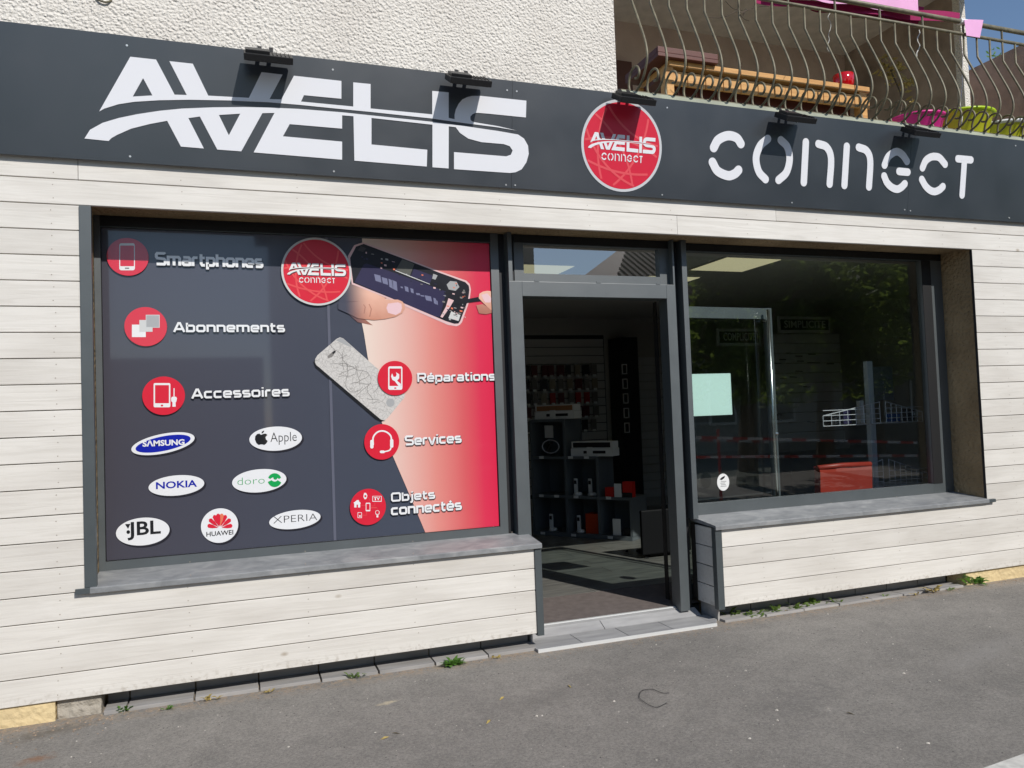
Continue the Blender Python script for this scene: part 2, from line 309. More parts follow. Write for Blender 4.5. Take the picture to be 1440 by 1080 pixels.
M['pnavy'] = pr('print_navy', lin(46,42,74)); M['pchip'] = pr('print_chip', lin(22,22,30)); M['pskin'] = pr('print_skin', lin(226,168,146), var=.06, vscale=(14,14,14)); M['pskin2'] = pr('print_skin_fold', lin(196,128,106)); M['pnail'] = pr('print_nail', lin(232,196,200))
M['pshadow'] = pr('print_drop_shadow', lin(38,36,44)); M['pphone'] = pr('print_phone_back', lin(205,200,194), var=.05, vscale=(30,30,30)); M['pcrack'] = pr('print_crack', lin(130,126,122)); M['pbezel'] = pr('print_bezel', lin(226,190,190)); M['porange'] = pr('print_orange', lin(226,120,90))
M['bwhite'] = pr('badge_white', (.78,.78,.79), rough=.35)
def print_sheet_mat():
    m = pr('print_charcoal', (.07,.07,.09)); n = m.node_tree; nd = n.nodes; lk = n.links; p = P(m)
    g = nd.new('ShaderNodeNewGeometry'); sx = nd.new('ShaderNodeSeparateXYZ'); lk.new(g.outputs['Position'], sx.inputs[0])
    r = nd.new('ShaderNodeMapRange'); r.inputs[1].default_value = -.7; r.inputs[2].default_value = 1.0; lk.new(sx.outputs[0], r.inputs[0])
    c = nd.new('ShaderNodeValToRGB'); c.color_ramp.elements[0].color = lin(69,67,76); c.color_ramp.elements[1].color = lin(67,73,87); lk.new(r.outputs[0], c.inputs[0]); lk.new(c.outputs[0], p.inputs['Base Color']); return m
M['psheet'] = print_sheet_mat()
def picture_skin(m, hi, lo):     # the printed hand fades into the charcoal at its left, as on the poster
    n = m.node_tree; nd = n.nodes; lk = n.links; p = P(m); g = nd.new('ShaderNodeNewGeometry'); sx = nd.new('ShaderNodeSeparateXYZ'); lk.new(g.outputs['Position'], sx.inputs[0])
    a = at(540, 395, .27); b = at(540, 455, .27); r = nd.new('ShaderNodeMapRange'); r.inputs[1].default_value = b.z; r.inputs[2].default_value = a.z; lk.new(sx.outputs[2], r.inputs[0])
    t = nd.new('ShaderNodeTexNoise'); t.inputs['Scale'].default_value = 9; t.inputs['Detail'].default_value = 4; lk.new(g.outputs['Position'], t.inputs['Vector'])
    ad = nd.new('ShaderNodeMath'); ad.operation = 'MULTIPLY_ADD'; ad.inputs[1].default_value = .5; lk.new(t.outputs[0], ad.inputs[0]); lk.new(r.outputs[0], ad.inputs[2])
    c = nd.new('ShaderNodeValToRGB'); c.color_ramp.elements[0].position = .25; c.color_ramp.elements[1].position = 1.0; c.color_ramp.elements[0].color = lo; c.color_ramp.elements[1].color = hi; lk.new(ad.outputs[0], c.inputs[0])
    fx = nd.new('ShaderNodeMapRange'); fx.interpolation_type = 'SMOOTHSTEP'; fx.inputs[1].default_value = at(484, 430, .27).x; fx.inputs[2].default_value = at(522, 430, .27).x; lk.new(sx.outputs[0], fx.inputs[0])
    mx = nd.new('ShaderNodeMixRGB'); lk.new(fx.outputs[0], mx.inputs[0]); mx.inputs[1].default_value = lin(72,74,88); lk.new(c.outputs[0], mx.inputs[2]); lk.new(mx.outputs[0], p.inputs['Base Color'])
picture_skin(M['pskin'], lin(236,186,164), lin(196,132,108)); picture_skin(M['pskin2'], lin(206,144,124), lin(160,104,88))
def crack_mat(m):
    n = m.node_tree; nd = n.nodes; lk = n.links; p = P(m); g = nd.new('ShaderNodeNewGeometry'); ns = nd.new('ShaderNodeTexNoise'); ns.inputs['Scale'].default_value = 18; lk.new(g.outputs['Position'], ns.inputs['Vector'])
    ad = nd.new('ShaderNodeVectorMath'); ad.operation = 'MULTIPLY_ADD'; lk.new(ns.outputs['Color'], ad.inputs[0]); ad.inputs[1].default_value = (.05,.05,.05); lk.new(g.outputs['Position'], ad.inputs[2])
    last = None
    for sc, w in ((22, .035), (55, .05)):
        v = nd.new('ShaderNodeTexVoronoi'); v.feature = 'DISTANCE_TO_EDGE'; v.inputs['Scale'].default_value = sc; lk.new(ad.outputs[0], v.inputs['Vector'])
        r = nd.new('ShaderNodeMapRange'); r.inputs[1].default_value = 0; r.inputs[2].default_value = w; r.inputs[3].default_value = .8; r.inputs[4].default_value = 0; lk.new(v.outputs['Distance'], r.inputs[0])
        if last: x = nd.new('ShaderNodeMath'); x.operation = 'MAXIMUM'; lk.new(last, x.inputs[0]); lk.new(r.outputs[0], x.inputs[1]); last = x.outputs[0]
        else: last = r.outputs[0]
    mx = nd.new('ShaderNodeMixRGB'); lk.new(last, mx.inputs[0]); mx.inputs[1].default_value = lin(206,202,197); mx.inputs[2].default_value = lin(150,146,142); lk.new(mx.outputs[0], p.inputs['Base Color'])
crack_mat(M['pphone'])
def grad_mat():
    m = pr('print_red_gradient', lin(215,50,80)); n = m.node_tree; nd = n.nodes; lk = n.links; p = P(m)
    g = nd.new('ShaderNodeNewGeometry'); sx = nd.new('ShaderNodeSeparateXYZ'); lk.new(g.outputs['Position'], sx.inputs[0])
    x0 = at(512, 560, .27).x; x1 = at(702, 560, .27).x
    r = nd.new('ShaderNodeMapRange'); r.inputs[1].default_value = x0; r.inputs[2].default_value = x1; lk.new(sx.outputs[0], r.inputs[0])
    c = nd.new('ShaderNodeValToRGB'); e = c.color_ramp.elements; e[0].position = 0; e[0].color = lin(232,214,200); e[1].position = 1; e[1].color = lin(218,30,72)
    for q, k in ((.22, (228,190,178)), (.5, (222,140,130)), (.72, (214,92,96)), (.86, (216,50,80))): x = e.new(q); x.color = lin(*k)
    lk.new(r.outputs[0], c.inputs[0]); lk.new(c.outputs[0], p.inputs['Base Color']); return m
M['pgrad'] = grad_mat()
M['iwall'] = mat('shop_wall_paint', (.42,.40,.36), .8, var=.04); M['iceil'] = mat('shop_ceiling', (.62,.60,.56), .9)
M['slat'] = mat('slatwall_panel', (.52,.51,.49), .6); M['ifloor'] = tile_mat('shop_floor_board', (.20,.195,.175,1), (.12,.118,.11,1), .10)
P(M['ifloor']).inputs['Roughness'].default_value = .3
M['mat'] = mat('entrance_mat', (.14,.115,.105), .95, var=.15, vscale=(20,20,20), bump=.6, bscale=(400,400,400), bdist=.003)
M['unit'] = mat('anthracite_shelf_board', (.115,.13,.14), .5, var=.04); M['dark'] = mat('black_lacquer', (.012,.012,.014), .5)
M['lamp'] = mat('lit_ceiling_panel', (1,.90,.56), .5, emit=.42)
M['card'] = mat('white_card', (.74,.74,.72), .6); M['redbox'] = mat('red_carton', lin(205,30,22), .5); M['orange'] = mat('orange_carton', lin(196,64,22), .5); M['wood'] = None
M['redchair'] = mat('red_leather', lin(158,52,38), .4, var=.05); M['blackchair'] = mat('black_shell', (.004,.004,.005), .6, spec=.2)
M['wire'] = mat('chrome_wire', (.7,.7,.74), .4, metal=.2); M['rackpost'] = mat('grey_rack_post', (.58,.62,.66), .5); M['bluepack'] = mat('blue_packaging', lin(24,80,150), .4)
M['cardboard'] = mat('brown_cardboard', lin(150,104,66), .7); M['poster'] = mat('pale_green_sheet', (.62,.80,.74), .6); 
def wood(name, a, b, sc):
    m = mat(name, a, .55); n = m.node_tree; nd = n.nodes; lk = n.links; p = P(m); g = nd.new('ShaderNodeNewGeometry'); mp = nd.new('ShaderNodeMapping'); mp.inputs['Scale'].default_value = sc; lk.new(g.outputs['Position'], mp.inputs[0])
    t = nd.new('ShaderNodeTexNoise'); t.inputs['Scale'].default_value = 1; t.inputs['Detail'].default_value = 6; t.inputs['Distortion'].default_value = 1.2; lk.new(mp.outputs[0], t.inputs['Vector'])
    r = nd.new('ShaderNodeValToRGB'); r.color_ramp.elements[0].position = .3; r.color_ramp.elements[1].position = .65; r.color_ramp.elements[0].color = b; r.color_ramp.elements[1].color = a
    lk.new(t.outputs[0], r.inputs[0]); lk.new(r.outputs[0], p.inputs['Base Color']); return m
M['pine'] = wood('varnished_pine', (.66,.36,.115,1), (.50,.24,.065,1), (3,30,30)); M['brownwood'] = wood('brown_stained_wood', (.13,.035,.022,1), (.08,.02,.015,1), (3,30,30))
M['rail'] = mat('weathered_green_bronze_iron', (.175,.155,.10), .5, metal=.1, spec=.5, var=.3, vscale=(18,18,18), bump=.35, bscale=(90,90,90), bdist=.001)
M['floodblack'] = mat('black_cast_aluminium', (.014,.014,.015), .42, spec=.5); M['floodglass'] = mat('flood_glass', (.06,.06,.06), .08, spec=.8)
M['pink'] = mat('light_pink_cloth', lin(232,172,214), .85, var=.04); M['magenta'] = mat('magenta_cloth', lin(150,16,84), .85); M['pinkpl'] = mat('pink_plastic', lin(214,44,140), .35); M['lime'] = mat('lime_plastic', lin(178,206,30), .35); M['limed'] = mat('yellow_green_plastic', lin(206,206,50), .35)
M['redpot'] = mat('glossy_red_pot', lin(190,8,20), .12, coat=.6); M['darkred'] = mat('dark_red_pot', lin(96,16,28), .4); M['string'] = mat('white_string', (.7,.69,.65), .8)
M['leaf'] = mat('weed_leaf', (.13,.20,.045), .55, var=.3, vscale=(40,40,40)); M['leafd'] = mat('dry_leaf', (.36,.27,.08), .6, var=.3, vscale=(40,40,40)); M['leafg'] = mat('bright_leaf', (.09,.2,.03), .55, var=.3, vscale=(60,60,60))
M['leaft'] = mat('tree_leaf', (.075,.11,.03), .5, var=.35, vscale=(2,2,2)); P(M['leaft']).inputs['Specular IOR Level'].default_value = .1; P(M['leaft']).inputs['Roughness'].default_value = .8
def translucent(m, col, f):
    n = m.node_tree; o = n.nodes['Material Output']; t = n.nodes.new('ShaderNodeBsdfTranslucent'); t.inputs[0].default_value = col; x = n.nodes.new('ShaderNodeMixShader'); x.inputs[0].default_value = f
    n.links.new(P(m).outputs[0], x.inputs[1]); n.links.new(t.outputs[0], x.inputs[2]); n.links.new(x.outputs[0], o.inputs[0])
translucent(M['leaft'], (.30,.42,.07,1), .5); translucent(M['leaf'], (.25,.4,.08,1), .35); translucent(M['leafg'], (.2,.4,.06,1), .35)
M['bark'] = mat('bark', (.10,.075,.055), .9, var=.2)
M['pebble'] = mat('pale_pebble', (.52,.48,.42), .8, var=.2, vscale=(30,30,30)); M['grit'] = mat('brown_grit', (.28,.21,.15), .9, var=.35, vscale=(60,60,60))
M['rooftile'] = mat('brown_roof_tile', (.11,.055,.042), .7, var=.2); M['house'] = mat('house_render', (.36,.34,.31), .9, var=.06, vscale=(2,2,2)); M['houseb'] = mat('dark_house_render', (.17,.16,.155), .9, var=.06)
M['tapew'] = mat('tape_white', (.75,.75,.75), .5); M['taper'] = mat('tape_red', lin(200,24,20), .5); M['marking'] = mat('road_paint', (.55,.54,.5), .7, var=.15, vscale=(30,30,30))

# ------------------------------------------------------------------ ground
g = MB(); g.add([(-60,-60,-.1),(60,-60,-.1),(60,60,-.1),(-60,60,-.1)], [(0,1,2,3)]); tag(g.build('pavement', M['asphalt']), kind='structure')
a = atz(1400, 1080, -.1); 
mk = MB(); p0 = atz(1375, 1084, -.1); p1 = atz(1500, 1040, -.1); dv = (p1-p0).normalized(); nv = Vector((dv.y, -dv.x, 0))
q0 = p0-dv*2.0; q1 = p1+dv*6
mk.add([q0+Vector((0,0,.004)), q0+nv*.12+Vector((0,0,.004)), q1+nv*.12+Vector((0,0,.004)), q1+Vector((0,0,.004))], [(0,1,2,3)])
tag(mk.build('road_marking', M['marking']), kind='structure')

# ------------------------------------------------------------------ building
B = empty('shop_building', (2, .15, -.1), 'rendered building with white board clad shop front, grey framed shop windows and open doorway', 'building')
PITCH = .133; X_L, X_R = -2.2, 8.2
def board(x0, x1, k, name='board'):
    z1 = 2.66 - PITCH*(k-1) - .0025; z0 = z1 - PITCH + .0042; c = .0022; j = random.uniform(-.0008, .0008)
    m = MB(); y0 = j; y1 = .02
    prof = [(y1, z0), (y0+c, z0), (y0, z0+c), (y0, z1-c), (y0+c, z1), (y1, z1)]
    vs = [(x, y, z) for x in (x0, x1) for y, z in prof]
    m.add(vs, [tuple(range(5,-1,-1)), tuple(range(6,12))]+[(i, (i+1)%6, 6+(i+1)%6, 6+i) for i in range(6)])
    return m.build(name, M['board'], B)
xa = at(109.7, 240).x; xb = at(1091, 300).x; xc = at(952.5, 320).x
for a, b in ((X_L, xa-.0015), (xa+.0015, xb-.0015), (xb+.0015, X_R)): board(a, b, 0)
for a, b in ((X_L, xc-.0015), (xc+.0015, X_R)): board(a, b, 1)
for k in range(2, 16): board(X_L, -.762, k); board(5.517, X_R, k)
board(X_L, -.762, 16) if False else None
for k in range(17, 21): pass
for k in range(16, 20+1):
    if k == 16: board(X_L, -.762, 16); board(5.517, X_R, 16)
    else: board(X_L, 1.697, k); board(3.056, X_R, k)
nl = MB(); rn = random.Random(2)
for k in range(0, 21):
    zc = 2.66-PITCH*(k-.5)
    for i in range(17):
        x = -2.1+i*.61+rn.uniform(-.01,.01)
        if (2 <= k <= 15 and -.78 < x < 5.53) or (k >= 16 and 1.68 < x < 3.07): continue
        for dz in (.035, -.035):
            c_ = Vector((x+rn.uniform(-.003,.003), -.0014, zc+dz)); nl.add([c_+Vector((.003*math.cos(t), 0, .003*math.sin(t))) for t in (0,1.05,2.09,3.14,4.19,5.24)], [(0,1,2,3,4,5)])
tag(nl.build('nail_heads', mat('rusty_nail', (.34,.29,.24), .6), B), kind='stuff')
# masonry behind the boards
for q in ((X_L, -.738, .021, .34, 0, 2.545), (5.513, X_R, .021, .34, 0, 2.545), (-.738, 1.675, .17, .34, -.2, .50), (3.06, 5.513, .17, .34, -.2, .50)): MB().box(*q).build('wall', M['jamb'], B)
for q in ((X_L, -.738, .12, .34, -.2, 0), (5.513, X_R, .12, .34, -.2, 0)): MB().box(*q).build('footing', M['jamb'], B)
for q in ((-.738, 1.675, .021, .168, .032, .50), (3.06, 5.513, .021, .168, .032, .50)): MB().box(*q).build('cladding_core', M['dark_gap'], B)
m = MB(); m.box(X_L, X_R, .021, .34, 2.545, 3.36); m.build('lintel', M['jamb'], B)
M['backb'] = M['dark_gap']
# roughcast upper wall
m = MB(); m.box(X_L-4, 2.41, -.008, .34, 3.36, 7.5); m.build('upper_wall', M['stucco'], B)
m = MB(); m.box(X_L-4, X_L, 0, .34, -.2, 3.36); m.build('end_wall', M['stucco'], B)
# trims and corner posts
MB().box(-.761, -.706, -.012, .022, .552, 2.524).build('corner_trim', M['trim'], B, bevel=.002)
MB().box(1.698, 1.742, -.012, .03, -.012, .535).build('corner_trim', M['trim'], B, bevel=.002)
MB().box(3.004, 3.055, -.012, .035, -.012, .535).build('corner_trim', M['trim'], B, bevel=.002)
MB().box(5.5135, 5.5165, -.0, .02, .552, 2.524).build('edge_trim', M['dark'], B)
# side cheek of the right hand box (four short boards)
for i in range(4):
    z0 = i*PITCH+.003; MB().box(3.012, 3.03, .037, .245, z0, z0+PITCH-.006).build('cheek_board', M['board'], B, bevel=.0015)
    MB().box(1.71, 1.728, .037, .245, z0, z0+PITCH-.006).build('cheek_board', M['board'], B, bevel=.0015)
MB().box(3.03, 3.06, .03, .33, .0, .53).build('cheek_core', M['dark_gap'], B); MB().box(1.675, 1.71, .03, .33, .0, .53).build('cheek_core', M['dark_gap'], B)
# sills
def sill(x0, x1, YBK=.256):
    m = MB(); prof = [(-.027, .524), (-.027, .548), (-.021, .553), (YBK, .585), (YBK, .555), (-.013, .538), (-.013, .524)]
    n = len(prof); m.add([(x, y, z) for x in (x0, x1) for y, z in prof], [tuple(range(n-1,-1,-1)), tuple(range(n, 2*n))]+[(i, (i+1)%n, n+(i+1)%n, n+i) for i in range(n)])
    return m.build('window_sill', M['sill'], B)
s1 = sill(-.735, 1.742); s2 = sill(3.0, 5.508, .284)
MB().box(-.802, -.7355, -.0265, -.013, .525, .552).build('sill_end', M['trim'], B, bevel=.001); MB().box(5.509, 5.578, -.0265, -.002, .525, .550).build('sill_end', M['trim'], B, bevel=.001)
# skirting and threshold
xs = [-.69, -.582+.0, -.257, .071, .399, .72, 1.05, 1.378, 1.694]
for a, b in zip(xs[:-1], xs[1:]):
    MB().box(a+.004, b-.004, .150, .168, -.12, .03).build('skirting_tile', M['skirt'], B)
    dz = random.uniform(-.002, .002); MB().box(a+.005, b-.005, random.uniform(-.012,.006), .149, -.13, -.082+dz).build('paving_tile', M['skirt'], B, bevel=.0015)
xs = [3.045, 3.377, 3.70, 4.01, 4.31, 4.61, 4.92, 5.21]
for a, b in zip(xs[:-1], xs[1:]):
    MB().box(a+.004, b-.004, .150, .168, -.12, .03).build('skirting_tile', M['skirt'], B)
    MB().box(a+.005, b-.005, random.uniform(-.022,-.004), .149, -.13, -.086+random.uniform(-.002,.002)).build('paving_tile', M['skirt'], B, bevel=.0015)
MB().box(3.035, 3.05, .05, .25, -.12, .02).build('skirting_tile', M['skirt'], B)
MB().box(1.70, 1.715, .12, .25, -.12, .02).build('skirting_tile', M['skirt'], B)
for a, b in ((1.68, 1.985), (1.99, 2.31), (2.315, 2.635), (2.64, 2.94)):
    MB().box(a, b, -.046, .17, -.14, -.084).build('threshold_tile', M['tile'], B, bevel=.001)
m = MB(); m.add([(2.943,-.046,-.085),(3.02,.04,-.085),(3.02,.17,-.085),(2.943,.17,-.085),(2.943,-.046,-.14),(3.02,.04,-.14),(3.02,.17,-.14),(2.943,.17,-.14)], [(0,1,2,3),(0,4,5,1),(1,5,6,2)]); m.build('threshold_tile', M['tile'], B)
MB().box(1.68, 2.955, -.0575, -.0465, -.14, -.080).build('step_nosing', M['alu'], B, bevel=.001)
for a, b in ((1.72, 2.24), (2.245, 2.98)):
    m = MB(); m.add([(a,.174,-.080),(b,.174,-.080),(b,.249,-.045),(a,.249,-.045),(a,.174,-.14),(b,.174,-.14),(b,.249,-.14),(a,.249,-.14)], [(0,1,2,3),(0,4,5,1),(0,3,7,4),(1,5,6,2)]); m.build('door_ramp', M['tile'], B)
MB().box(1.765, 2.84, .25, .262, -.14, -.034).build('door_track', M['tile'], B); MB().box(1.765, 2.84, .265, .29, -.14, -.028).build('door_track', M['alu'], B, bevel=.002)
# plinths
m = MB(); m.box(X_L, -.905, .012, .12, -.2, .012); m.build('plinth', M['yellow'], B)
m = MB(); m.box(-.900, -.70, .03, .149, -.2, -.002); m.build('plinth_block', M['stone'], B, bevel=.006)
m = MB(); m.add([(5.22,.148,-.2),(5.27,.02,-.2),(X_R,.02,-.2),(X_R,.15,-.2),(5.22,.15,-.2),(5.22,.148,-.004),(5.27,.02,-.004),(X_R,.02,-.004),(X_R,.15,-.004),(5.22,.15,-.004)], [(5,6,7,8,9),(0,1,6,5),(1,2,7,6)]); m.build('plinth', M['yellow'], B)

# ---- windows and door frame (parts of the building, three levels at most)
def frame_rect(name, x0, x1, z0, z1, y0, y1, wl, wr, wb, wt, parent, m='frame'):
    b = MB(); b.box(x0, x0+wl, y0, y1, z0, z1); b.box(x1-wr, x1, y0, y1, z0, z1)
    b.box(x0+wl+.0002, x1-wr-.0002, y0+.0006, y1-.0006, z0, z0+wb); b.box(x0+wl+.0002, x1-wr-.0002, y0+.0006, y1-.0006, z1-wt, z1)
    return b.build(name, M[m], parent)
w1 = frame_rect('shop_window', -.736, 1.625, .556, 2.543, .257, .31, .032, .054, .078, .062, B)
m = MB(); m.box(-.706, 1.573, .262, .268, .632, .636); m.box(-.706, -.702, .262, .268, .632, 2.483); m.box(1.569, 1.573, .262, .268, .632, 2.483); m.build('gasket', M['black'], w1)
MB().add([(-.704,.284,.634),(1.571,.284,.634),(1.571,.284,2.481),(-.704,.284,2.481)], [(0,1,2,3)]).build('pane', M['glass'], w1)
MB().box(1.626, 1.6715, .275, .31, -.05, 2.543).build('mullion', M['dark'], B)
# door frame
df = MB(); df.box(1.672, 1.762, .2, .31, -.05, 2.222); df.box(2.842, 2.914, .2, .31, -.05, 2.222); df.box(1.7622, 2.8418, .2006, .31, 2.124, 2.2215); df.box(1.672, 1.7, .2, .31, 2.2222, 2.543); df.box(2.90, 2.914, .2, .31, 2.2222, 2.543)
df = df.build('door_frame', M['frame'], B, bevel=.002)
tw = frame_rect('transom_window', 1.733, 2.905, 2.2275, 2.543, .255, .31, .066, .078, .058, .058, B)
MB().add([(1.798,.283,2.285),(2.828,.283,2.285),(2.828,.283,2.486),(1.798,.283,2.486)], [(0,1,2,3)]).build('pane', M['transom_glass'], tw)
MB().box(1.7015, 1.7325, .262, .31, 2.2222, 2.543).build('reveal', M['dark'], B)
for x in (1.85, 2.30, 2.76): MB().box(x, x+.035, .196, .2, 2.2235, 2.2335).build('drain_cap', M['frame'], tw)
MB().box(2.915, 2.975, .27, .31, -.05, 2.543).build('mullion', M['dark'], B)
xg = at(1303, 500, .285).x
w2 = frame_rect('shop_window', 3.0165, 5.509, .575, 2.543, .285, .34, .03, 5.509-xg, .088, .056, B)
MB().box(2.9755, 3.016, .2, .31, .573, 2.543).build('cover_profile', M['frame'], B, bevel=.002)
MB().add([(3.04,.312,.66),(xg,.312,.66),(xg,.312,2.489),(3.04,.312,2.489)], [(0,1,2,3)]).build('pane', M['glass'], w2)
MB().box(xg-.003, xg+.092, .281, .2845, .664, 2.487).build('gasket', M['black'], w2)  # gasket widened in black across the stile, to shade its sunlit part
MB().box(at(926, 600, .5).x, 2.90, .45, .50, -.03, 2.14).build('inner_frame', M['black'], B)
MB().box(-.704, 1.571, .2535, .2565, 2.484, 2.541).build('head_shade_strip', M['black'], w1); MB().box(1.735, 2.898, .2505, .2545, 2.489, 2.541).build('head_shade_strip', M['black'], tw); MB().box(3.018, 5.505, .2815, .2845, 2.490, 2.541).build('head_shade_strip', M['black'], w2)  # black strips added over the frame heads, standing in for their shade
# ---- interior of the shop
C_ = 2.66
MB().box(-2.0, 8.0, .312, 5.3, -.2, -.034).build('shop_floor', M['dark_gap'], B)
# floor boards (individual pieces)
fx0, fx1, fy0, fy1 = 1.2, 5.2, .95, 3.9
r_ = 0; y = fy0
while y < fy1-.01:
    x = fx0 - (.0 if r_ % 2 else .45); 
    while x < fx1:
        MB().box(max(x, fx0)+.002, min(x+.9, fx1)-.002, y+.002, y+.2-.002, -.05, -.031).build('floor_board', M['ifloor'], B); x += .9
    y += .2; r_ += 1
m = MB(); m.box(-2, 1.199, .95, 5.3, -.05, -.031); m.box(5.201, 8, .95, 5.3, -.05, -.031); m.box(1.2, 5.2, 3.951, 5.3, -.05, -.031); m.build('floor_covering', M['ifloor'], B)
MB().box(-2, 8, .312, .94, -.05, -.030).build('entrance_mat_inset', M['mat'], B)
for q in ((-2.1, 8.1, 5.3, 5.4, -.2, C_+.2), (-2.1, -2.0, .342, 5.298, -.2, C_+.2), (8.0, 8.1, .35, 5.298, -.2, C_+.2)): MB().box(*q).build('shop_wall', M['iwall'], B)
MB().box(-2.1, 8.1, .35, 5.4, C_, C_+.2).build('shop_ceiling', M['iceil'], B)
MB().box(-1.9, 1.6, 1.9, 2.0, -.03, C_).build('partition_wall', M['iwall'], B)
n_ = 0
for (x0, y0) in ((2.25, 1.7), (4.02, 1.13), (3.78, 2.05)):
    o = empty('ceiling_light', (x0+.3, y0+.3, C_-.02), ['square lit ceiling panel seen through the transom over the door', 'large lit ceiling panel at the top left of the right window', 'small lit corner of a ceiling panel beside the left frame of the right window'][n_], 'light', 'lit ceiling panels'); n_ += 1
    frame = MB(); frame.box(x0, x0+.6, y0, y0+.6, C_-.012, C_-.001); frame.build('light_frame', M['iceil'], o); MB().box(x0+.015, x0+.585, y0+.015, y0+.585, C_-.016, C_-.0125).build('diffuser', M['lamp'], o)

# slat wall on the back wall with hooks and phone cases
SW = empty('slatwall_display', (4.2, 5.25, -.03), 'grey slatted display wall at the back of the shop behind the doorway', 'display')
for i in range(18): MB().box(3.3, 4.86, 5.27, 5.29, .25+i*.118, .25+i*.118+.108).build('slat', M['slat'], SW)
MB().box(3.28, 4.88, 5.2905, 5.298, .2, 2.42).build('back_panel', M['dark'], SW)
MB().box(4.93, 5.2, 4.9, 5.25, -.03, 2.35).build('display_column', M['dark'], B)
SR = empty('side_slat_panel', (5.6, 4.9, -.03), 'pale slatted panel right of the dark column deep in the shop', 'display')
for i in range(17): MB().box(5.22, 6.3, 5.25, 5.27, .1+i*.118, .1+i*.118+.108).build('slat', M['slat'], SR)
casec = [mat('case_black', (.02,.02,.025), .4), mat('case_maroon', lin(92,24,30), .45), mat('case_red', lin(168,18,24), .4), mat('case_grey', lin(120,116,112), .5), mat('case_clear', lin(150,140,120), .4)]
cn = ['black', 'maroon', 'red', 'grey', 'clear']
rows = [(2.02, 'top'), (1.83, 'second'), (1.64, 'third'), (1.45, 'fourth'), (1.26, 'fifth')]
pat = [[0,1,1,1,1,0,4,0,3], [0,3,0,4,3,4,1,3,4], [0,3,4,2,1,3,2,2,3], [1,1,3,4,0,3,1,3], [3,0,3,3,4,0,3]]
for (z, rn), pt in zip(rows, pat):
    for j, ci in enumerate(pt):
        x = 3.66 + j*(1.15/len(pt)) + random.uniform(-.02, .02); w_ = random.choice((.07, .085, .105)) if ci < 2 else .08
        e = empty('phone_case', (x, 5.24, z-.17), f'{cn[ci]} packed phone case, {["first","second","third","fourth","fifth","sixth","seventh","eighth","ninth"][j]} from the left in the {rn} row of the back display', 'phone case', 'phone cases hanging on the back wall')
        MB().box(x-w_/2, x+w_/2, 5.2, 5.22, z-.17, z-.02).build('case', casec[ci], e); MB().box(x-.025, x+.025, 5.196, 5.199, z-.185, z-.155).build('price_tag', M['card'], e)
        MB().tube([(x, 5.268, z), (x, 5.18, z)], .003, 5).build('hook', M['wire'], e)
for i, z in enumerate((1.98, 1.78, 1.58, 1.38, 1.18)):
    e = empty('display_phone', (4.98, 4.88, z-.15), ['topmost', 'second from the top', 'middle', 'fourth from the top', 'lowest'][i]+' white framed phone of the column beside the dark pillar', 'phone', 'white framed phones up the dark pillar')
    frame_rect('phone_bezel', 4.935, 5.015, z-.14, z, 4.88, 4.892, .014, .014, .014, .014, e, 'alu'); MB().box(4.949, 5.001, 4.884, 4.89, z-.126, z-.014).build('screen', M['dark'], e)

# angled cube shelf unit
UD = Vector((.593, -.805, 0)); UN = Vector((.805, .593, 0)); UO = Vector((3.138, 3.794, -.03)); UZ = Vector((0,0,1))
US = empty('cube_shelf', UO, 'anthracite stepped cube shelf standing at an angle inside the doorway', 'shelf')
def ub(name, a0, a1, d0, d1, z0, z1, m='unit', par=None, **k):
    c = UO+UD*((a0+a1)/2)+UN*((d0+d1)/2)+UZ*((z0+z1)/2+.03-.03); return MB().obox(c, UD, UN, UZ, ((a1-a0)/2, (d1-d0)/2, (z1-z0)/2)).build(name, M[m] if isinstance(m, str) else m, par or US, **k)
D = .36
ub('base_board', 0, 1.24, 0, D, 0, .045); ub('shelf_board', 0, 1.25, 0, D, .425, .455); ub('shelf_board', 0, .86, 0, D, .86, .89); ub('top_board', 0, .47, 0, D, 1.28, 1.31)
for a in (0, .44, .84, 1.22): ub('upright', a, a+.028, 0.001, D-.001, .0455, .4245)
for a in (0, .44, .84): ub('upright', a, a+.028, 0.001, D-.001, .4555, .8595)
for a in (0, .44): ub('upright', a, a+.028, 0.001, D-.001, .8905, 1.2795)
ub('back_board', 0, 1.25, D+.001, D+.01, 0, .45); ub('back_board', 0, .86, D+.011, D+.02, .45, .89); ub('back_board', 0, .47, D+.021, D+.03, .89, 1.3)
for a, z in ((.1,.432),(.3,.432),(.55,.432),(.95,.432),(.12,.866),(.5,.866),(.7,.866),(.1,.01),(.5,.01),(.95,.01)): ub('shelf_label', a, a+.06, -.004, -.001, z, z+.028, 'card')
def phone_handset(a, z, lean, label):
    c = UO+UD*a+UN*.08+UZ*z; e = empty('cordless_phone', c, label, 'telephone', 'white cordless phones in the cube shelf')
    b = MB(); b.lathe(c+UD*.02, [(.0,0),(.05,0),(.052,.012),(.04,.03),(.02,.036),(0,.036)], 16); b.build('charging_base', M['card'], e, smooth=True)
    ax = (UZ+UN*lean-UD*.12).normalized(); MB().obox(c+ax*.095+UZ*.01, UD, ax, ax.cross(UD), (.022, .082, .011)).build('handset', M['card'], e, bevel=.006)
    MB().obox(c+ax*.135+UZ*.01-ax.cross(UD)*.0 - UN*.0125, UD, ax, ax.cross(UD), (.014, .02, .004)).build('display', M['dark'], e)
phone_handset(.20, .046, .2, 'white cordless phone in the bottom left compartment of the cube shelf'); phone_handset(.56, .046, .2, 'white cordless phone beside the orange box in the bottom middle compartment')
phone_handset(.54, .456, .2, 'white cordless phone on the middle shelf board, left of its twin'); phone_handset(.72, .456, .2, 'white cordless phone on the middle shelf board, right of its twin')
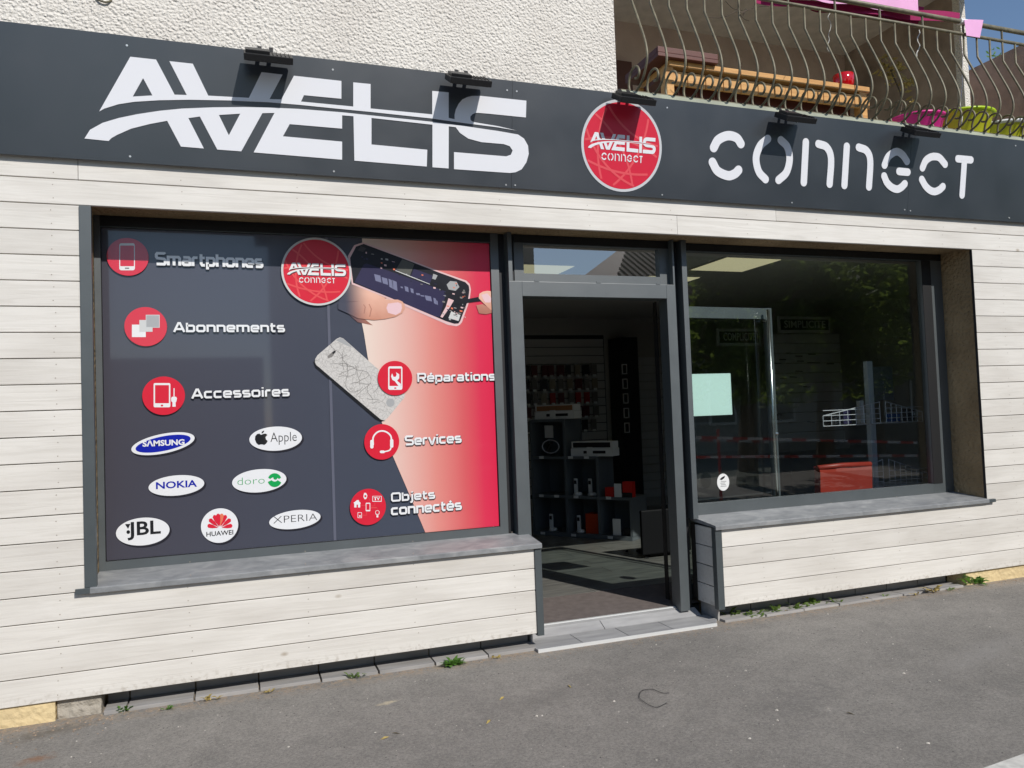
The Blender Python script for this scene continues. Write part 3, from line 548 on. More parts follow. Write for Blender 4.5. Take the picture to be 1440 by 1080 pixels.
def ubx(name, a0, a1, d0, d1, z0, z1, m, label, cat, group=None): return tag(ub(name, a0, a1, d0, d1, z0, z1, m, None), label, cat, group)
def top_ub(name, a0, a1, d0, d1, z0, z1, m, label, cat, group=None):
    c = UO+UD*((a0+a1)/2)+UN*((d0+d1)/2)+UZ*((z0+z1)/2); return tag(MB().obox(c, UD, UN, UZ, ((a1-a0)/2, (d1-d0)/2, (z1-z0)/2)).build(name, M[m]), label, cat, group)
top_ub('orange_box', .66, .82, .05, .2, .046, .26, 'orange', 'orange carton in the bottom middle compartment of the cube shelf', 'box')
e = empty('speaker_box', UO+UD*.98+UZ*.456, 'small red speaker carton left of the white price card', 'box', 'red speaker cartons')
def jblbox(e, a0, a1, z0, z1, go=False):
    def bx(n, a0, a1, d0, d1, z0, z1, m): c = UO+UD*((a0+a1)/2)+UN*((d0+d1)/2)+UZ*((z0+z1)/2); MB().obox(c, UD, UN, UZ, ((a1-a0)/2, (d1-d0)/2, (z1-z0)/2)).build(n, M[m], e)
    bx('carton', a0, a1, .02, .1, z0, z1, 'redbox')
    if go: bx('black_band', a0+.001, a1-.001, .017, .0195, z0, z0+.05, 'dark')
jblbox(e, .93, 1.03, .456, .555)
e2 = empty('speaker_box', UO+UD*1.19+UZ*.456, 'larger red speaker carton with black lower band, right of the price card', 'box', 'red speaker cartons'); jblbox(e2, 1.14, 1.25, .456, .62, True)
top_ub('price_card', 1.045, 1.125, .01, .02, .456, .60, 'card', 'white price card standing between the two red cartons', 'card', 'white price cards')
top_ub('price_card', 1.00, 1.09, .03, .04, .046, .22, 'card', 'white price card in the bottom right compartment of the cube shelf', 'card', 'white price cards')
top_ub('earphone_case', 1.12, 1.2, .05, .12, .046, .12, 'dark', 'small dark case beside the price card in the bottom right compartment', 'case')
def hdmi(a0, a1, z, lab1, lab2, m1='card', m2='orange'):
    e = empty('long_box', UO+UD*a0+UZ*z, lab1, 'box', 'long white accessory cartons'); 
    def bx(n, A0, A1, d0, d1, z0, z1, m, e): c = UO+UD*((A0+A1)/2)+UN*((d0+d1)/2)+UZ*((z0+z1)/2); MB().obox(c, UD, UN, UZ, ((A1-A0)/2, (d1-d0)/2, (z1-z0)/2)).build(n, M[m], e)
    bx('carton', a0, a1, .03, .2, z, z+.085, 'card', e); bx('picture', a0+.16, a1-.08, .027, .0295, z+.03, z+.06, 'dark', e); bx('tag', (a0+a1)/2-.05, (a0+a1)/2+.02, .02, .0265, z+.0, z+.1, 'card', e)
    e = empty('long_box', UO+UD*a0+UZ*(z+.087), lab2, 'box', 'long white accessory cartons')
    bx('carton', a0, a1-.01, .05, .2, z+.087, z+.16, 'card', e); bx('front_panel', a0+.02, a1-.03, .047, .0495, z+.095, z+.15, m2, e)
hdmi(.06, .58, 1.311, 'long white carton lying on top of the cube shelf, lower of two', 'long carton with brown front lying on top of the cube shelf, upper of two', m2='cardboard')
hdmi(.52, 1.03, .891, 'long white carton on the middle step of the cube shelf, lower of two', 'long white carton with black front on the middle step, upper of two', m2='dark')
e = empty('headphones', UO+UD*.24+UZ*1.0, 'round black headphones with pale rim in the upper left compartment', 'headphones')
c = UO+UD*.24+UN*.06+UZ*1.0; pts = [c+UD*.11*math.cos(t)+UZ*(.075*math.sin(t)) for t in [2*math.pi*i/24 for i in range(25)]]
MB().tube(pts, .007, 6, False).build('headband', M['wire'], e); MB().tube([c-UD*.05-UZ*.05, c+UD*.02+UZ*.04], .02, 8).build('ear_cup', M['dark'], e)
e = tag(MB().obox(UO+UD*.25+UN*.02+UZ*1.17, UD, UN, UZ, (.055,.003,.07)).build('info_card', M['case'] if 'case' in M else M['slat']), 'grey card under the top board of the cube shelf', 'card')

# black chair to the right of the doorway
ch = empty('black_chair', (3.65, 2.2, -.03), 'black shell chair with thin legs right of the cube shelf inside the door', 'chair')
A_1 = at(900, 718, 1.9); A_2 = at(946, 776, 1.9); w_ = .52; x0_ = A_1.x
MB().box(x0_, x0_+w_, 1.88, 1.92, A_2.z, A_1.z).build('backrest', M['blackchair'], ch, bevel=.012); MB().box(x0_+.1, x0_+w_, 1.93, 2.2, A_2.z-.03, A_2.z+.0).build('seat', M['blackchair'], ch, bevel=.01)
for x, y in ((x0_+.04, 1.92), (x0_+w_-.04, 1.92), (x0_+.04, 2.28), (x0_+w_-.04, 2.28)): MB().tube([(x, y, A_2.z-.03), (x+(.03 if x < x0_+.2 else .04), y+(-.02 if y < 2.1 else .04), -.03)], .012, 6).build('leg', M['blackchair'], ch)

# glass door leaf folded back behind the right window
DL = empty('door_leaf', (2.95, .40, -.03), 'glazed grey door leaf folded back open behind the right shop window', 'door')
DR = Matrix.Rotation(math.radians(3.5), 3, 'Z'); dx_ = DR @ Vector((1,0,0)); dy_ = DR @ Vector((0,1,0)); D0 = Vector((2.95, .37, 0))
def dl(n, x0, x1, z0, z1, m, y0=0., y1=.045, **k): return MB().obox(D0+dx_*((x0+x1)/2)+dy_*((y0+y1)/2)+UZ*((z0+z1)/2), dx_, dy_, UZ, ((x1-x0)/2, (y1-y0)/2, (z1-z0)/2)).build(n, M[m], DL, **k)
dl('stile', 0, .07, -.02, 2.10, 'frame'); dl('stile', .905, .955, -.02, 2.10, 'frame'); dl('top_rail', .0705, .9045, 2.015, 2.098, 'frame'); dl('bottom_rail', .0705, .9045, -.02, .09, 'frame')
MB().add([D0+dx_*.07+dy_*.02+UZ*.09, D0+dx_*.905+dy_*.02+UZ*.09, D0+dx_*.905+dy_*.02+UZ*2.015, D0+dx_*.07+dy_*.02+UZ*2.015], [(0,1,2,3)]).build('pane', M['doorglass'], DL)
hp = D0+dx_*.875-dy_*.05
h_ = MB().tube([hp+UZ*.35, hp+UZ*2.08], .0125, 12); h_.build('handle', M['steel'], DL, smooth=True)
MB().tube([hp+UZ*2.0, hp+UZ*2.0+dy_*.06], .008, 8).build('handle_bracket', M['steel'], DL); MB().tube([hp+UZ*.5, hp+UZ*.5+dy_*.06], .008, 8).build('handle_bracket', M['steel'], DL)
MB().tube([D0+dx_*.915-dy_*.008+UZ*1.13, D0+dx_*.945-dy_*.008+UZ*1.13], .012, 8).build('lock', M['steel'], DL)

# sheet and round sticker on the right pane
a = at(974, 526, .318); b = at(1030, 583, .318); tag(MB().box(a.x-.03, b.x, .318, .319, b.z, a.z).build('paper_sheet', M['poster']), 'blank pale green sheet stuck inside the right window beside the door', 'paper')
st = empty('round_sticker', at(1017, 678, .31), 'round white sticker with small print on the lower left of the right window', 'sticker'); c = at(1017, 678, .310)
loop = [c+Vector((.052*math.cos(t), 0, .062*math.sin(t))) for t in [2*math.pi*i/32 for i in range(32)]]
MB().poly([loop], Vector((0,-1,0))).build('sticker_disc', M['card'], st); mm = MB()
for i in range(4): mm.box(c.x-.024+.004*(i % 2), c.x+.026-.005*(i % 3), c.y-.0012, c.y-.0006, c.z-.032+i*.0115, c.z-.032+i*.0115+.005)
mm.build('small_print', M['pgrey'], st); MB().poly([[c+Vector((-.03,-.001,.022)), c+Vector((-.01,-.001,.036)), c+Vector((.018,-.001,.046)), c+Vector((.012,-.001,.03)), c+Vector((-.012,-.001,.016))]], Vector((0,-1,0))).build('emblem', M['dark'], st)

# red armchair and wire rack behind the right window
rc = empty('red_armchair', (5.2, 1.1, -.03), 'orange red leather chair back showing above the right window sill', 'chair')
a = at(1152, 657, .72); b = at(1225, 655, .72); zt = a.z
m = MB(); n = 10
for i in range(n+1):
    t = i/n; x = a.x+(b.x-a.x)*t; yy = .72+.04*math.sin(math.pi*t)
    m.v += [(x-.03*(1-t)*0, yy, zt), (x, yy-.01, zt-.05), (x+(.06*(1-t)-.05*t)*0, yy+.03, zt-.75)]
for i in range(n): m.f += [(i*3, (i+1)*3, (i+1)*3+1, i*3+1), (i*3+1, (i+1)*3+1, (i+1)*3+2, i*3+2)]
k0 = len(m.v)
m.add([(v[0], v[1]+.07, v[2]) for v in m.v], [(f[3], f[2], f[1], f[0]) for f in m.f])
for i in range(n): m.f.append((i*3, k0+i*3, k0+(i+1)*3, (i+1)*3))
m.f += [(0,1,k0+1,k0),(1,2,k0+2,k0+1),(n*3,k0+n*3,k0+n*3+1,n*3+1),(n*3+1,k0+n*3+1,k0+n*3+2,n*3+2)]
m.build('backrest', M['redchair'], rc, smooth=False); MB().box(a.x, b.x, .42, .70, .3, .42).build('seat', M['redchair'], rc, bevel=.03)
MB().tube([(a.x-.004, .73, zt-.006), ((a.x+b.x)/2, .765, zt-.002), (b.x+.004, .73, zt-.006)], .022, 10).build('top_roll', M['redchair'], rc, smooth=True)
for x in (a.x+.06, b.x-.06):
    for y in (.46, .66): MB().tube([(x, y, .3), (x, y, -.03)], .015, 8).build('leg', M['steel'], rc)
rk = empty('wire_rack', (5.42, 1.0, -.03), 'grey post stand with two fan shaped wire baskets in the right window', 'display rack')
pX = at(1223, 508, 1.0).x+.0; zt = at(1223, 508, 1.0).z
MB().box(pX-.03, pX+.03, 1.0, 1.05, -.03, zt).build('post', M['rackpost'], rk, bevel=.003); MB().box(pX-.25, pX+.25, .8, 1.3, -.03, .0).build('foot', M['rackpost'], rk)
def basket(zl, zc, x0, x1, ys=.98):
    m = MB(); zb = zl-.14; 
    for (xa_, xb_) in ((x0, pX-.035), (pX+.035, x1)):
        n = 7; left = xa_ == x0
        for i in range(n+1):
            t = i/n; x = xa_+(xb_-xa_)*t; h = zl-.05+(zc-zl+.05)*(t if left else 1-t); m.tube([(x, ys-.1, zb), (x, ys-.1, h)], .0035, 4, False)
        for j in range(4):
            zz = zb+j*.045; m.tube([(xa_, ys-.1, zz), (xb_, ys-.1, zz)], .0035, 4, False)
        m.tube([(xa_, ys-.1, (zl-.05) if left else zc), (xb_, ys-.1, zc if left else zl-.05)], .004, 5, False)
        for i in range(5): t = i/4; x = xa_+(xb_-xa_)*t; m.tube([(x, ys-.1, zb), (x*.6+pX*.4, ys+.18, zb)], .0025, 4, False)
    m.build('wire_basket', M['wire'], rk)
L_ = at(1158, 598, .88); T_ = at(1215, 566, .88); R_ = at(1297, 585, .88); basket(L_.z+.13, T_.z, L_.x, R_.x)
L2 = at(1175, 680, .88); T2 = at(1215, 648, .88); R2 = at(1305, 676, .88); basket(L2.z+.08, T2.z, L2.x, R2.x)
for i, (px_, w_, h_, mm_, lb) in enumerate(((1168, .05, .12, 'dark', 'dark packet at the left end of the upper wire basket'), (1184, .09, .13, 'pnavy', 'navy packet in the upper wire basket'), (1208, .04, .2, 'slat', 'tall pale packet beside the rack post'), (1249, .12, .07, 'bluepack', 'blue packet right of the rack post in the upper basket'), (1272, .10, .11, 'dark', 'black packet at the right of the upper basket'))):
    x = at(px_, 590, .95).x; tag(MB().box(x, x+w_, .93, .97, L_.z+.0, L_.z+h_).build('accessory_packet', M[mm_]), lb, 'packet', 'packets in the wire rack')
# screen hanging from the rack top
MB().box(pX+.04, pX+.28, 1.02, 1.035, zt-.36, zt-.05).build('header_panel', M['unit'], rk)
# interior slat wall with lettered headers facing the window
IW = Vector((4.9, 3.6, 0))
def wallboard(px0, px1, pyt, pyb, Y, label):
    a = at(px0, pyt, Y); b = at(px1, pyb, Y); e = empty('window_slat_display', (a.x, Y, -.03), label, 'display'); z = a.z
    while z > b.z: MB().box(a.x, b.x, Y, Y+.02, z-.112, z).build('slat', M['slat'], e); z -= .122
    return e
e1 = wallboard(1085, 1188, 470, 612, 3.3, 'slatted wall panel seen deep behind the right window')
for i in range(16):
    a = at(random.uniform(1092, 1182), random.uniform(495, 595), 3.25); MB().tube([(a.x, 3.3, a.z), (a.x, 3.18, a.z-.01)], .006, 5).build('hook', M['dark'], e1)
def text_mesh(txt, name, m, x0, x1, z0, z1, y, parent, bold=0.0, rot=0.0, nrm=None):
    cu = bpy.data.curves.new(name, 'FONT'); cu.body = txt; cu.size = 1; cu.offset = bold; cu.resolution_u = 3
    ob = bpy.data.objects.new(name, cu); COL.objects.link(ob); dg = bpy.context.evaluated_depsgraph_get(); dg.update()
    me = bpy.data.meshes.new_from_object(ob.evaluated_get(dg)); bpy.data.objects.remove(ob); bpy.data.curves.remove(cu)
    xs = [v.co.x for v in me.vertices]; ys = [v.co.y for v in me.vertices]; a, b, c, d = min(xs), max(xs), min(ys), max(ys)
    cx, cz = (x0+x1)/2, (z0+z1)/2
    for v in me.vertices:
        x = x0+(v.co.x-a)/(b-a)*(x1-x0)-cx; z = z0+(v.co.y-c)/(d-c)*(z1-z0)-cz
        v.co = (cx+x*math.cos(rot)-z*math.sin(rot), y, cz+x*math.sin(rot)+z*math.cos(rot))
    me.name = name; me.materials.clear(); me.materials.append(m); o = bpy.data.objects.new(name, me); COL.objects.link(o)
    if parent is not None: o.parent = parent; o.matrix_parent_inverse = parent.matrix_world.inverted()
    return o
M['sgrey'] = mat('header_letter_grey', (.5,.5,.48), .6)
for (px0, px1, py0, py1, t, lb) in ((1094, 1168, 445, 468, 'SIMPLICITE', 'dark header board lettered simplicité inside the right window'), (1008, 1070, 462, 486, 'COMPLICITE', 'dark header board lettered complicité seen through the glass door leaf')):
    a = at(px0, py0, 3.2); b = at(px1, py1, 3.2); e = empty('header_board', (a.x, 3.2, a.z), lb, 'sign'); MB().box(a.x, b.x, 3.2, 3.22, b.z, a.z).build('board_face', M['sgrey'], e); MB().box(a.x+.03, b.x-.03, 3.196, 3.199, b.z+.035, a.z-.035).build('dark_inset', M['dark'], e)
    text_mesh(t, 'lettering', M['sgrey'], a.x+.08, b.x-.08, b.z+.06, a.z-.05, 3.19, e, .012)
for i, px_ in enumerate((1148, 1176)):
    pass

# ------------------------------------------------------------------ fascia sign
FS = empty('fascia_sign', (2.5, -.06, 2.762), 'long charcoal fascia sign with white shop lettering and red roundel above the shop front', 'sign')
ZB, ZT = 2.762, 3.403; YB, YT = -.03, -.03-STILT*(ZT-ZB)
def onsign(x, z, off=0): return Vector((x, -.03-STILT*(z-ZB), z)) + SN*off
xj1 = ats(720, 180).x; xj2 = ats(1277, 280).x
for a, b in ((X_L, xj1-.0008), (xj1+.0008, xj2-.0008), (xj2+.0008, X_R)):
    m = MB(); vs = []
    for x in (a, b): vs += [onsign(x, ZB), onsign(x, ZT), onsign(x, ZT, -.012), onsign(x, ZB, -.012)]
    m.add(vs, [(3,2,1,0),(4,5,6,7),(0,1,5,4),(1,2,6,5),(3,0,4,7),(2,3,7,6)]); m.build('panel', M['sign'], FS)
m = MB(); m.box(X_L, X_R, -.02, .02, 3.30, 3.395); m.box(X_L, X_R, -.015, .02, 2.80, 2.84); m.build('batten', M['dark_gap'], FS)
def cr(ox, oy, s, pts): return [(ox+u/s, oy+v/s) for u, v in pts]
UP = [(139.6,156.9),(183.3,80),(219.6,84),(245.6,133.3),(262.7,133.8),(238.2,86.2),(271.1,89.8),(292.9,134.7),(350,137.8),(367.8,101.6),(397.3,105.1),(378.9,139.6),(395.6,140),(413.3,106.7),(480,114),(480,139),(427.3,134),(423.3,143),(496.7,150),(496.7,116),(521,118.3),(521,152.7),(607.7,161),(607.7,128),(630.8,130),(630.8,166),(639.3,167.8),(639.2,161.7),(640.8,154.2),(645,145.8),(650,140),(656.7,136.7),(663.3,135),(675.8,135),(740,141.7),(739.3,165.3),(686.7,160),(672,158.8),(667.9,159),(664.2,160.8),(661.2,164.2),(661.3,167.9),(663.3,170.8),(668,172.2),(700,177.5),(727,183.8),(700,179.2),(666.7,175),(633.3,170.5),(607.7,166.8),(521,157.5),(480,153.5),(420,147.5),(377.8,143.9),(322.2,141.4),(266.7,140.4),(224.4,141.1),(188.9,143.3),(166.7,146.7),(146.7,152.9)]
UPH = [(201.3,110),(186.7,136),(214.4,134.4)]
LO = [(118.9,194.9),(126.7,182.7),(144.4,172.9),(166.7,166.2),(193.3,160.7),(224.4,156),(255.6,152.9),(300,151.1),(344.4,150.7),(384.4,151.6),(420,153.3),(480,158),(607.7,171.5),(630.7,174.6),(653.3,177.5),(700,184.3),(728.3,189.3),(736.7,195),(742.3,205),(743.3,216.7),(740,228.3),(733.3,238.3),(725,242.3),(716.7,243.3),(638.3,238),(638.3,214),(711.7,220),(718.3,217.7),(720.7,211.7),(716.7,205.7),(708.3,202.7),(676.7,200),(658.3,195),(646.7,187),(640.7,179),(630.9,177.8),(630.7,237),(608,235.3),(608,175.5),(522.3,166),(522.3,203.3),(600.7,210.7),(600,234.3),(498.3,226),(497,163.6),(481,162.3),(481,181),(407.3,174.7),(397.8,191.8),(481,199.3),(481,224.7),(356.7,214.4),(386,158.9),(368.9,159.3),(339.3,212.9),(305.6,210.4),(281.1,164),(264.9,166.2),(286.7,208.9),(254.4,206.2),(235.1,170),(211.1,174.4),(184.4,181.1),(164.4,190),(156.7,194.4),(152.9,198.4)]
LOH = [(307.8,161.8),(337.8,160),(321.8,190.4)]
def uvs(pts):           # fascia (x, up-the-panel) coordinates
    return [(ats(*p).x, ats(*p).z) for p in pts]
AV = [[uvs(UP), uvs(UPH)], [uvs(LO), uvs(LOH)]]
for lo, nm in zip(AV, ('upper_lettering', 'lower_lettering')):
    MB().poly([[onsign(x, z, .003) for x, z in l] for l in lo], SN, .003).build(nm, M['vinyl'], FS)
K = lambda pts: cr(940, 170, 4.5, pts); Q = lambda pts: cr(1220, 160, 9, pts)
CON = [[K([(285,170),(315,120),(375,94),(430,108),(457,145)]), K([(277,262),(310,318),(375,347),(418,335),(442,312)])],
 [K([(628,114),(578,160),(553,235),(570,320),(613,370)]), K([(710,122),(750,165),(765,240),(745,325),(695,375)])],
 [K([(868,135),(855,390)]), K([(947,146),(1000,168),(1027,240),(1018,400)])], [K([(1127,162),(1112,408)]), K([(1202,168),(1252,190),(1275,255),(1267,418)])],
 [Q([(212,650),(250,560),(300,510),(370,480),(440,520),(497,603)]), Q([(395,730),(505,740)]), Q([(205,790),(240,870),(300,930),(370,955),(425,930),(467,887)])],
 [Q([(692,685),(730,600),(790,552),(850,542),(910,560),(978,640)]), Q([(682,832),(730,915),(790,970),(850,985),(910,960),(950,922)])],
 [Q([(1140,570),(1305,585)]), Q([(1222,590),(1192,1030)])]]
CONUV = []
for gi, gl in enumerate(CON):
    e = None; mb = MB(); gg = []
    for si, strk in enumerate(gl):
        w = .056 if not (gi == 6 and si == 0) else .058
        uv = uvs(strk); uv = [(p.x, p.y) for p in smooth_path([Vector((a, b, 0)) for a, b in uv], 6)] if len(uv) > 2 else uv
        if gi == 0 or gi >= 4: w = .062 if gi == 0 else .056
        out = ribbon2(uv, w); gg.append(out); mb.poly([[onsign(p[0], p[1], .003+.0006*si) for p in out]], SN, .003)
    CONUV.append(gg); mb.build('letter', M['vinyl'], FS)
# roundel artwork, shared by fascia and window print
def arcpts(c, r, a0, a1, n=40): return [(c[0]+r*math.cos(a0+(a1-a0)*i/n), c[1]+r*math.sin(a0+(a1-a0)*i/n)) for i in range(n+1)]
def roundel(place, N, R, par, mr, ml, mw, ms, mk=None):
    disc = lambda r, n=64: [(r*math.cos(2*math.pi*i/n), r*math.sin(2*math.pi*i/n)) for i in range(n)]
    MB().poly([[place(u, v, .003) for u, v in disc(R)]], N, .003).build('rim', ms, par)
    MB().poly([[place(u, v, .0036) for u, v in disc(R*.94)]], N).build('disc', mr, par)
    mb = MB(); o = .0040
    def clipline(c, rr, w):
        nonlocal o
        run = []
        for p in arcpts(c, rr, 0, 2*math.pi, 160):
            if math.hypot(*p) < R*.93: run.append(p)
            elif len(run) > 2: mb.poly([[place(u, v, o) for u, v in ribbon2(run, w, False)]], N); o += .0001; run = []
            else: run = []
        if len(run) > 2: mb.poly([[place(u, v, o) for u, v in ribbon2(run, w, False)]], N); o += .0001
    for c, rr in (((R*1.5, -R*.1), R*2.1), ((-R*1.6, R*.9), R*2.25), ((-R*.3, -R*2.1), R*2.25), ((R*.3, R*2.4), R*3.0), ((R*1.1, R*1.8), R*1.75), ((R*.9, R*.95), R*1.9), ((-R*1.9, -R*1.2), R*2.2)):
        clipline(c, rr, R*.05)
    mb.build('globe_line', ml, par)
    allp = [p for l in AV for q in l for p in q]; x0 = min(p[0] for p in allp); x1 = max(p[0] for p in allp); z0 = min(p[1] for p in allp); z1 = max(p[1] for p in allp)
    s = 1.68*R/(x1-x0); h = (z1-z0)*s
    f = lambda p: ((p[0]-(x0+x1)/2)*s, (p[1]-(z0+z1)/2)*s*1.18+R*.06)
    if mk:
        for lo in AV: MB().poly([[place(f(p)[0]+R*.018, f(p)[1]-R*.022, .0048) for p in l] for l in lo], N).build('mark_shadow', mk, par)
    for lo in AV: MB().poly([[place(*f(p), .0054) for p in l] for l in lo], N).build('mark', mw, par)
    allc = [p for g_ in CONUV for s_ in g_ for p in s_]; x0c = min(p[0] for p in allc); x1c = max(p[0] for p in allc); zc = (min(p[1] for p in allc)+max(p[1] for p in allc))/2
    sc = 1.02*R/(x1c-x0c); mb = MB()
    for g_ in CONUV:
        for i, s_ in enumerate(g_): mb.poly([[place((p[0]-(x0c+x1c)/2)*sc, (p[1]-zc)*sc*1.15-R*.26, .0054+.0002*i) for p in s_]], N)
    mb.build('word_mark', mw, par)
c = ats(874.8, 205.3); Rs = (ats(931.4, 208).x-ats(818.2, 203).x)/2
rd = MB(); RD = bpy.data.objects.new('roundel', None); COL.objects.link(RD); RD.parent = FS; RD.matrix_parent_inverse = FS.matrix_world.inverted()
V3 = Vector((0, -STILT, 1)).normalized()
roundel(lambda u, v, o: c+Vector((u, 0, 0))+V3*v+SN*o, SN, Rs, RD, M['red'], M['redline'], M['vinyl'], M['silver'])
for px_, py_ in ((178.5,64),(183,220),(468,98),(469.5,241),(713,127),(726.5,128.5),(711.5,260),(724.3,260.5),(938,151.5),(931,274),(1121,171.3),(1113.5,285),(1272,295),(1280,296.5),(1419,306.5),(1428,205)):
    s_ = ats(px_, py_); MB().poly([[s_+Vector((.0055*math.cos(t), 0, 0))+V3*.0055*math.sin(t)+SN*.003 for t in [2*math.pi*i/10 for i in range(10)]]], SN, .003).build('screw', M['screw'], FS)
# floodlights
fl = None
L0 = [.066, 1.190, 2.287, 3.546, 4.680]
lab = ['black floodlight over the first big letters at the left end of the fascia', 'black floodlight over the last letters of the upper white lettering', 'black floodlight over the red roundel', 'black floodlight over the second rounded letter right of the roundel', 'black floodlight nearest the right end of the fascia']
x = L0[0]; fl = empty('floodlight', (x+.125, -.12, 3.40), lab[0], 'floodlight', 'floodlights along the top of the fascia sign')
bk = Vector((0, -.158, 3.367)); fr = Vector((0, -.282, 3.290)); dd = (fr-bk).normalized(); nn = Vector((0, -dd.z, dd.y)); nn = nn if nn.z > 0 else -nn
mid = (bk+fr)/2; MB().obox((x+.125, mid.y, mid.z), Vector((1,0,0)), dd, nn, (.125, (fr-bk).length/2, .018)).build('head', M['floodblack'], fl, bevel=.004)
MB().obox(Vector((x+.07, mid.y, mid.z))+nn*.025, Vector((1,0,0)), dd, nn, (.062, .048, .010)).build('driver_box', M['floodblack'], fl, bevel=.003)
MB().obox(Vector((x+.125, mid.y, mid.z))-nn*.0195, Vector((1,0,0)), dd, nn, (.11, (fr-bk).length/2-.014, .001)).build('lens', M['floodglass'], fl)
for k in range(5): MB().obox(Vector((x+.148+k*.021, mid.y, mid.z))+nn*.020, Vector((1,0,0)), dd, nn, (.002, .06, .003)).build('cooling_fin', M['floodblack'], fl)
for xx, sp_ in ((x+.085, 0), (x+.145, .02)): MB().obox(Vector((xx, -.138, 3.395)), Vector((1,0,0)), Vector((0,-.6,-.8)).normalized(), Vector((0,-.8,.6)).normalized(), (.011, .05, .003)).build('bracket_arm', M['floodblack'], fl)
for i in range(1, 5): copy_thing(fl, (L0[i]-L0[0], 0, 0), lab[i])

# ------------------------------------------------------------------ window print
WP = empty('window_print', (.43, .27, .63), 'printed vinyl poster filling the left shop window, charcoal and red with phone repair pictures', 'poster')
YP = .272; PN = Vector((0,-1,0))
def wp(px, py, lay=0): v = at(px, py, YP); return Vector((v.x, YP-.0004*lay, v.z))
def sub(name, par=WP):
    o = bpy.data.objects.new(name, None); COL.objects.link(o); o.parent = par; o.matrix_parent_inverse = par.matrix_world.inverted(); return o
MB().add([(-.701, .275, .637), (1.568, .275, .637), (1.568, .275, 2.478), (-.701, .275, 2.478)], [(0,1,2,3)]).build('print_sheet', M['psheet'], WP)
def ppoly(name, pts, m, lay, par=WP, holes=()): return MB().poly([[wp(*p, lay) for p in pts]]+[[wp(*p, lay) for p in h] for h in holes], PN).build(name, M[m] if isinstance(m, str) else m, par)
xr = 1.568
pts = [wp(509, 331.5, 1), wp(512, 400, 1), wp(506, 440, 1), wp(512, 470, 1), wp(517, 502, 1), wp(537, 594, 1), wp(551, 638, 1), wp(570, 682, 1), wp(598, 745.5, 1)]
pts[0].z = 2.478; pts[-1].z = .637; pts += [Vector((xr, pts[0].y, .637)), Vector((xr, pts[0].y, 2.478))]
MB().poly([pts], PN).build('red_field', M['pgrad'], WP)
seam = [wp(457, 330, 1), wp(463, 330, 1), wp(463, 752, 1), wp(457, 752, 1)]; MB().poly([[Vector((seam[0].x, seam[0].y, .637)), Vector((seam[0].x+.016, seam[0].y, .637)), Vector((seam[0].x+.016, seam[0].y, 2.478)), Vector((seam[0].x, seam[0].y, 2.478))]], PN).build('sheet_seam', pr('print_seam', lin(96,98,112)), WP)
# phone being opened, and hands
H = lambda pts: cr(480, 340, 6.545, pts)
hd = sub('repair_picture')
ppoly('palm', H([(-30,440),(60,380),(110,395),(300,470),(420,520),(330,560),(200,700),(290,770),(150,740),(60,660),(-20,560)]), 'pskin2', 2, hd)
ppoly('finger', H([(0,420),(80,385),(150,400),(280,460),(400,515),(400,545),(200,548),(20,545)]), 'pskin', 3, hd)
ppoly('phone_rim', H([(95,390),(60,130),(118,32),(200,5),(380,66),(560,140),(900,270),(1150,358),(1182,390),(1192,440),(1180,540),(1110,740),(1090,765),(1060,778),(980,765),(600,600),(400,510)]), 'pbezel', 4, hd)
ppoly('phone_body', H([(108,378),(80,150),(135,45),(205,20),(560,152),(900,284),(1140,372),(1172,405),(1178,445),(1165,540),(1095,725),(1078,752),(1040,755),(960,730),(560,560)]), 'pchip', 5, hd)
ppoly('battery', H([(120,372),(205,210),(230,200),(500,290),(960,458),(962,480),(905,692),(860,685),(560,558)]), 'pnavy', 6, hd)
bl = pr('print_battery_text', lin(120,122,150))
for u, v, w, h in ((335,335,34,42),(400,360,30,38),(455,385,22,50),(490,400,26,55),(555,420,12,10),(600,435,20,30),(650,450,16,26),(705,482,22,12),(745,498,20,8),(800,520,34,30),(860,545,14,34),(880,560,8,24)):
    ppoly('battery_text', H([(u-w,v-h*.9),(u+w*.7,v-h*.55),(u+w,v+h),(u-w*.6,v+h*.6)]), bl, 7, hd)
for nm, q, mm_ in (('shield', [(560,160),(672,205),(630,312),(498,262)], pr('print_shield', lin(90,90,84))), ('chip', [(665,248),(842,312),(812,388),(640,318)], 'pnavy'), ('camera_plate', [(1000,362),(1060,368),(1085,418),(1050,452),(988,440),(968,395)], 'pgrey'), ('connector', [(1010,640),(1095,675),(1078,730),(985,702)], 'plg'), ('flex', [(985,520),(1035,540),(1000,600),(930,700),(910,690),(960,600)], 'pbezel'), ('module', [(845,295),(885,310),(865,350),(835,340)], 'pgrey'), ('module', [(180,40),(230,60),(200,95),(150,80)], pr('print_dim_module', lin(60,56,58)))):
    ppoly(nm, H(q), mm_, 8, hd)
rr = random.Random(3)
for i in range(70):
    t = rr.random(); u = 130+t*1010; v = 60+t*360 + rr.uniform(-10, 120)*(1 if t > .3 else .8)
    if i > 40: u = rr.uniform(930, 1140); v = rr.uniform(470, 720)
    w = rr.uniform(3, 14); h = rr.uniform(2, 8); ppoly('component', H([(u-w,v-h),(u+w,v-h+w*.4),(u+w,v+h+w*.4),(u-w,v+h)]), rr.choice(['pgrey','pcrack','pnavy','pbezel','pchip','porange']), 9, hd)
MB().poly([[wp(*p, 10) for p in H(ribbon_pts)] for ribbon_pts in [[(498,262),(640,318),(812,388),(815,395),(636,325),(494,268)]]], PN).build('board_edge', M['plg'], hd)
ppoly('thumb', H([(-30,560),(60,560),(200,545),(420,533),(520,533),(560,550),(582,580),(586,615),(560,655),(500,690),(400,712),(300,722),(150,705),(60,660),(-30,620)]), 'pskin', 11, hd)
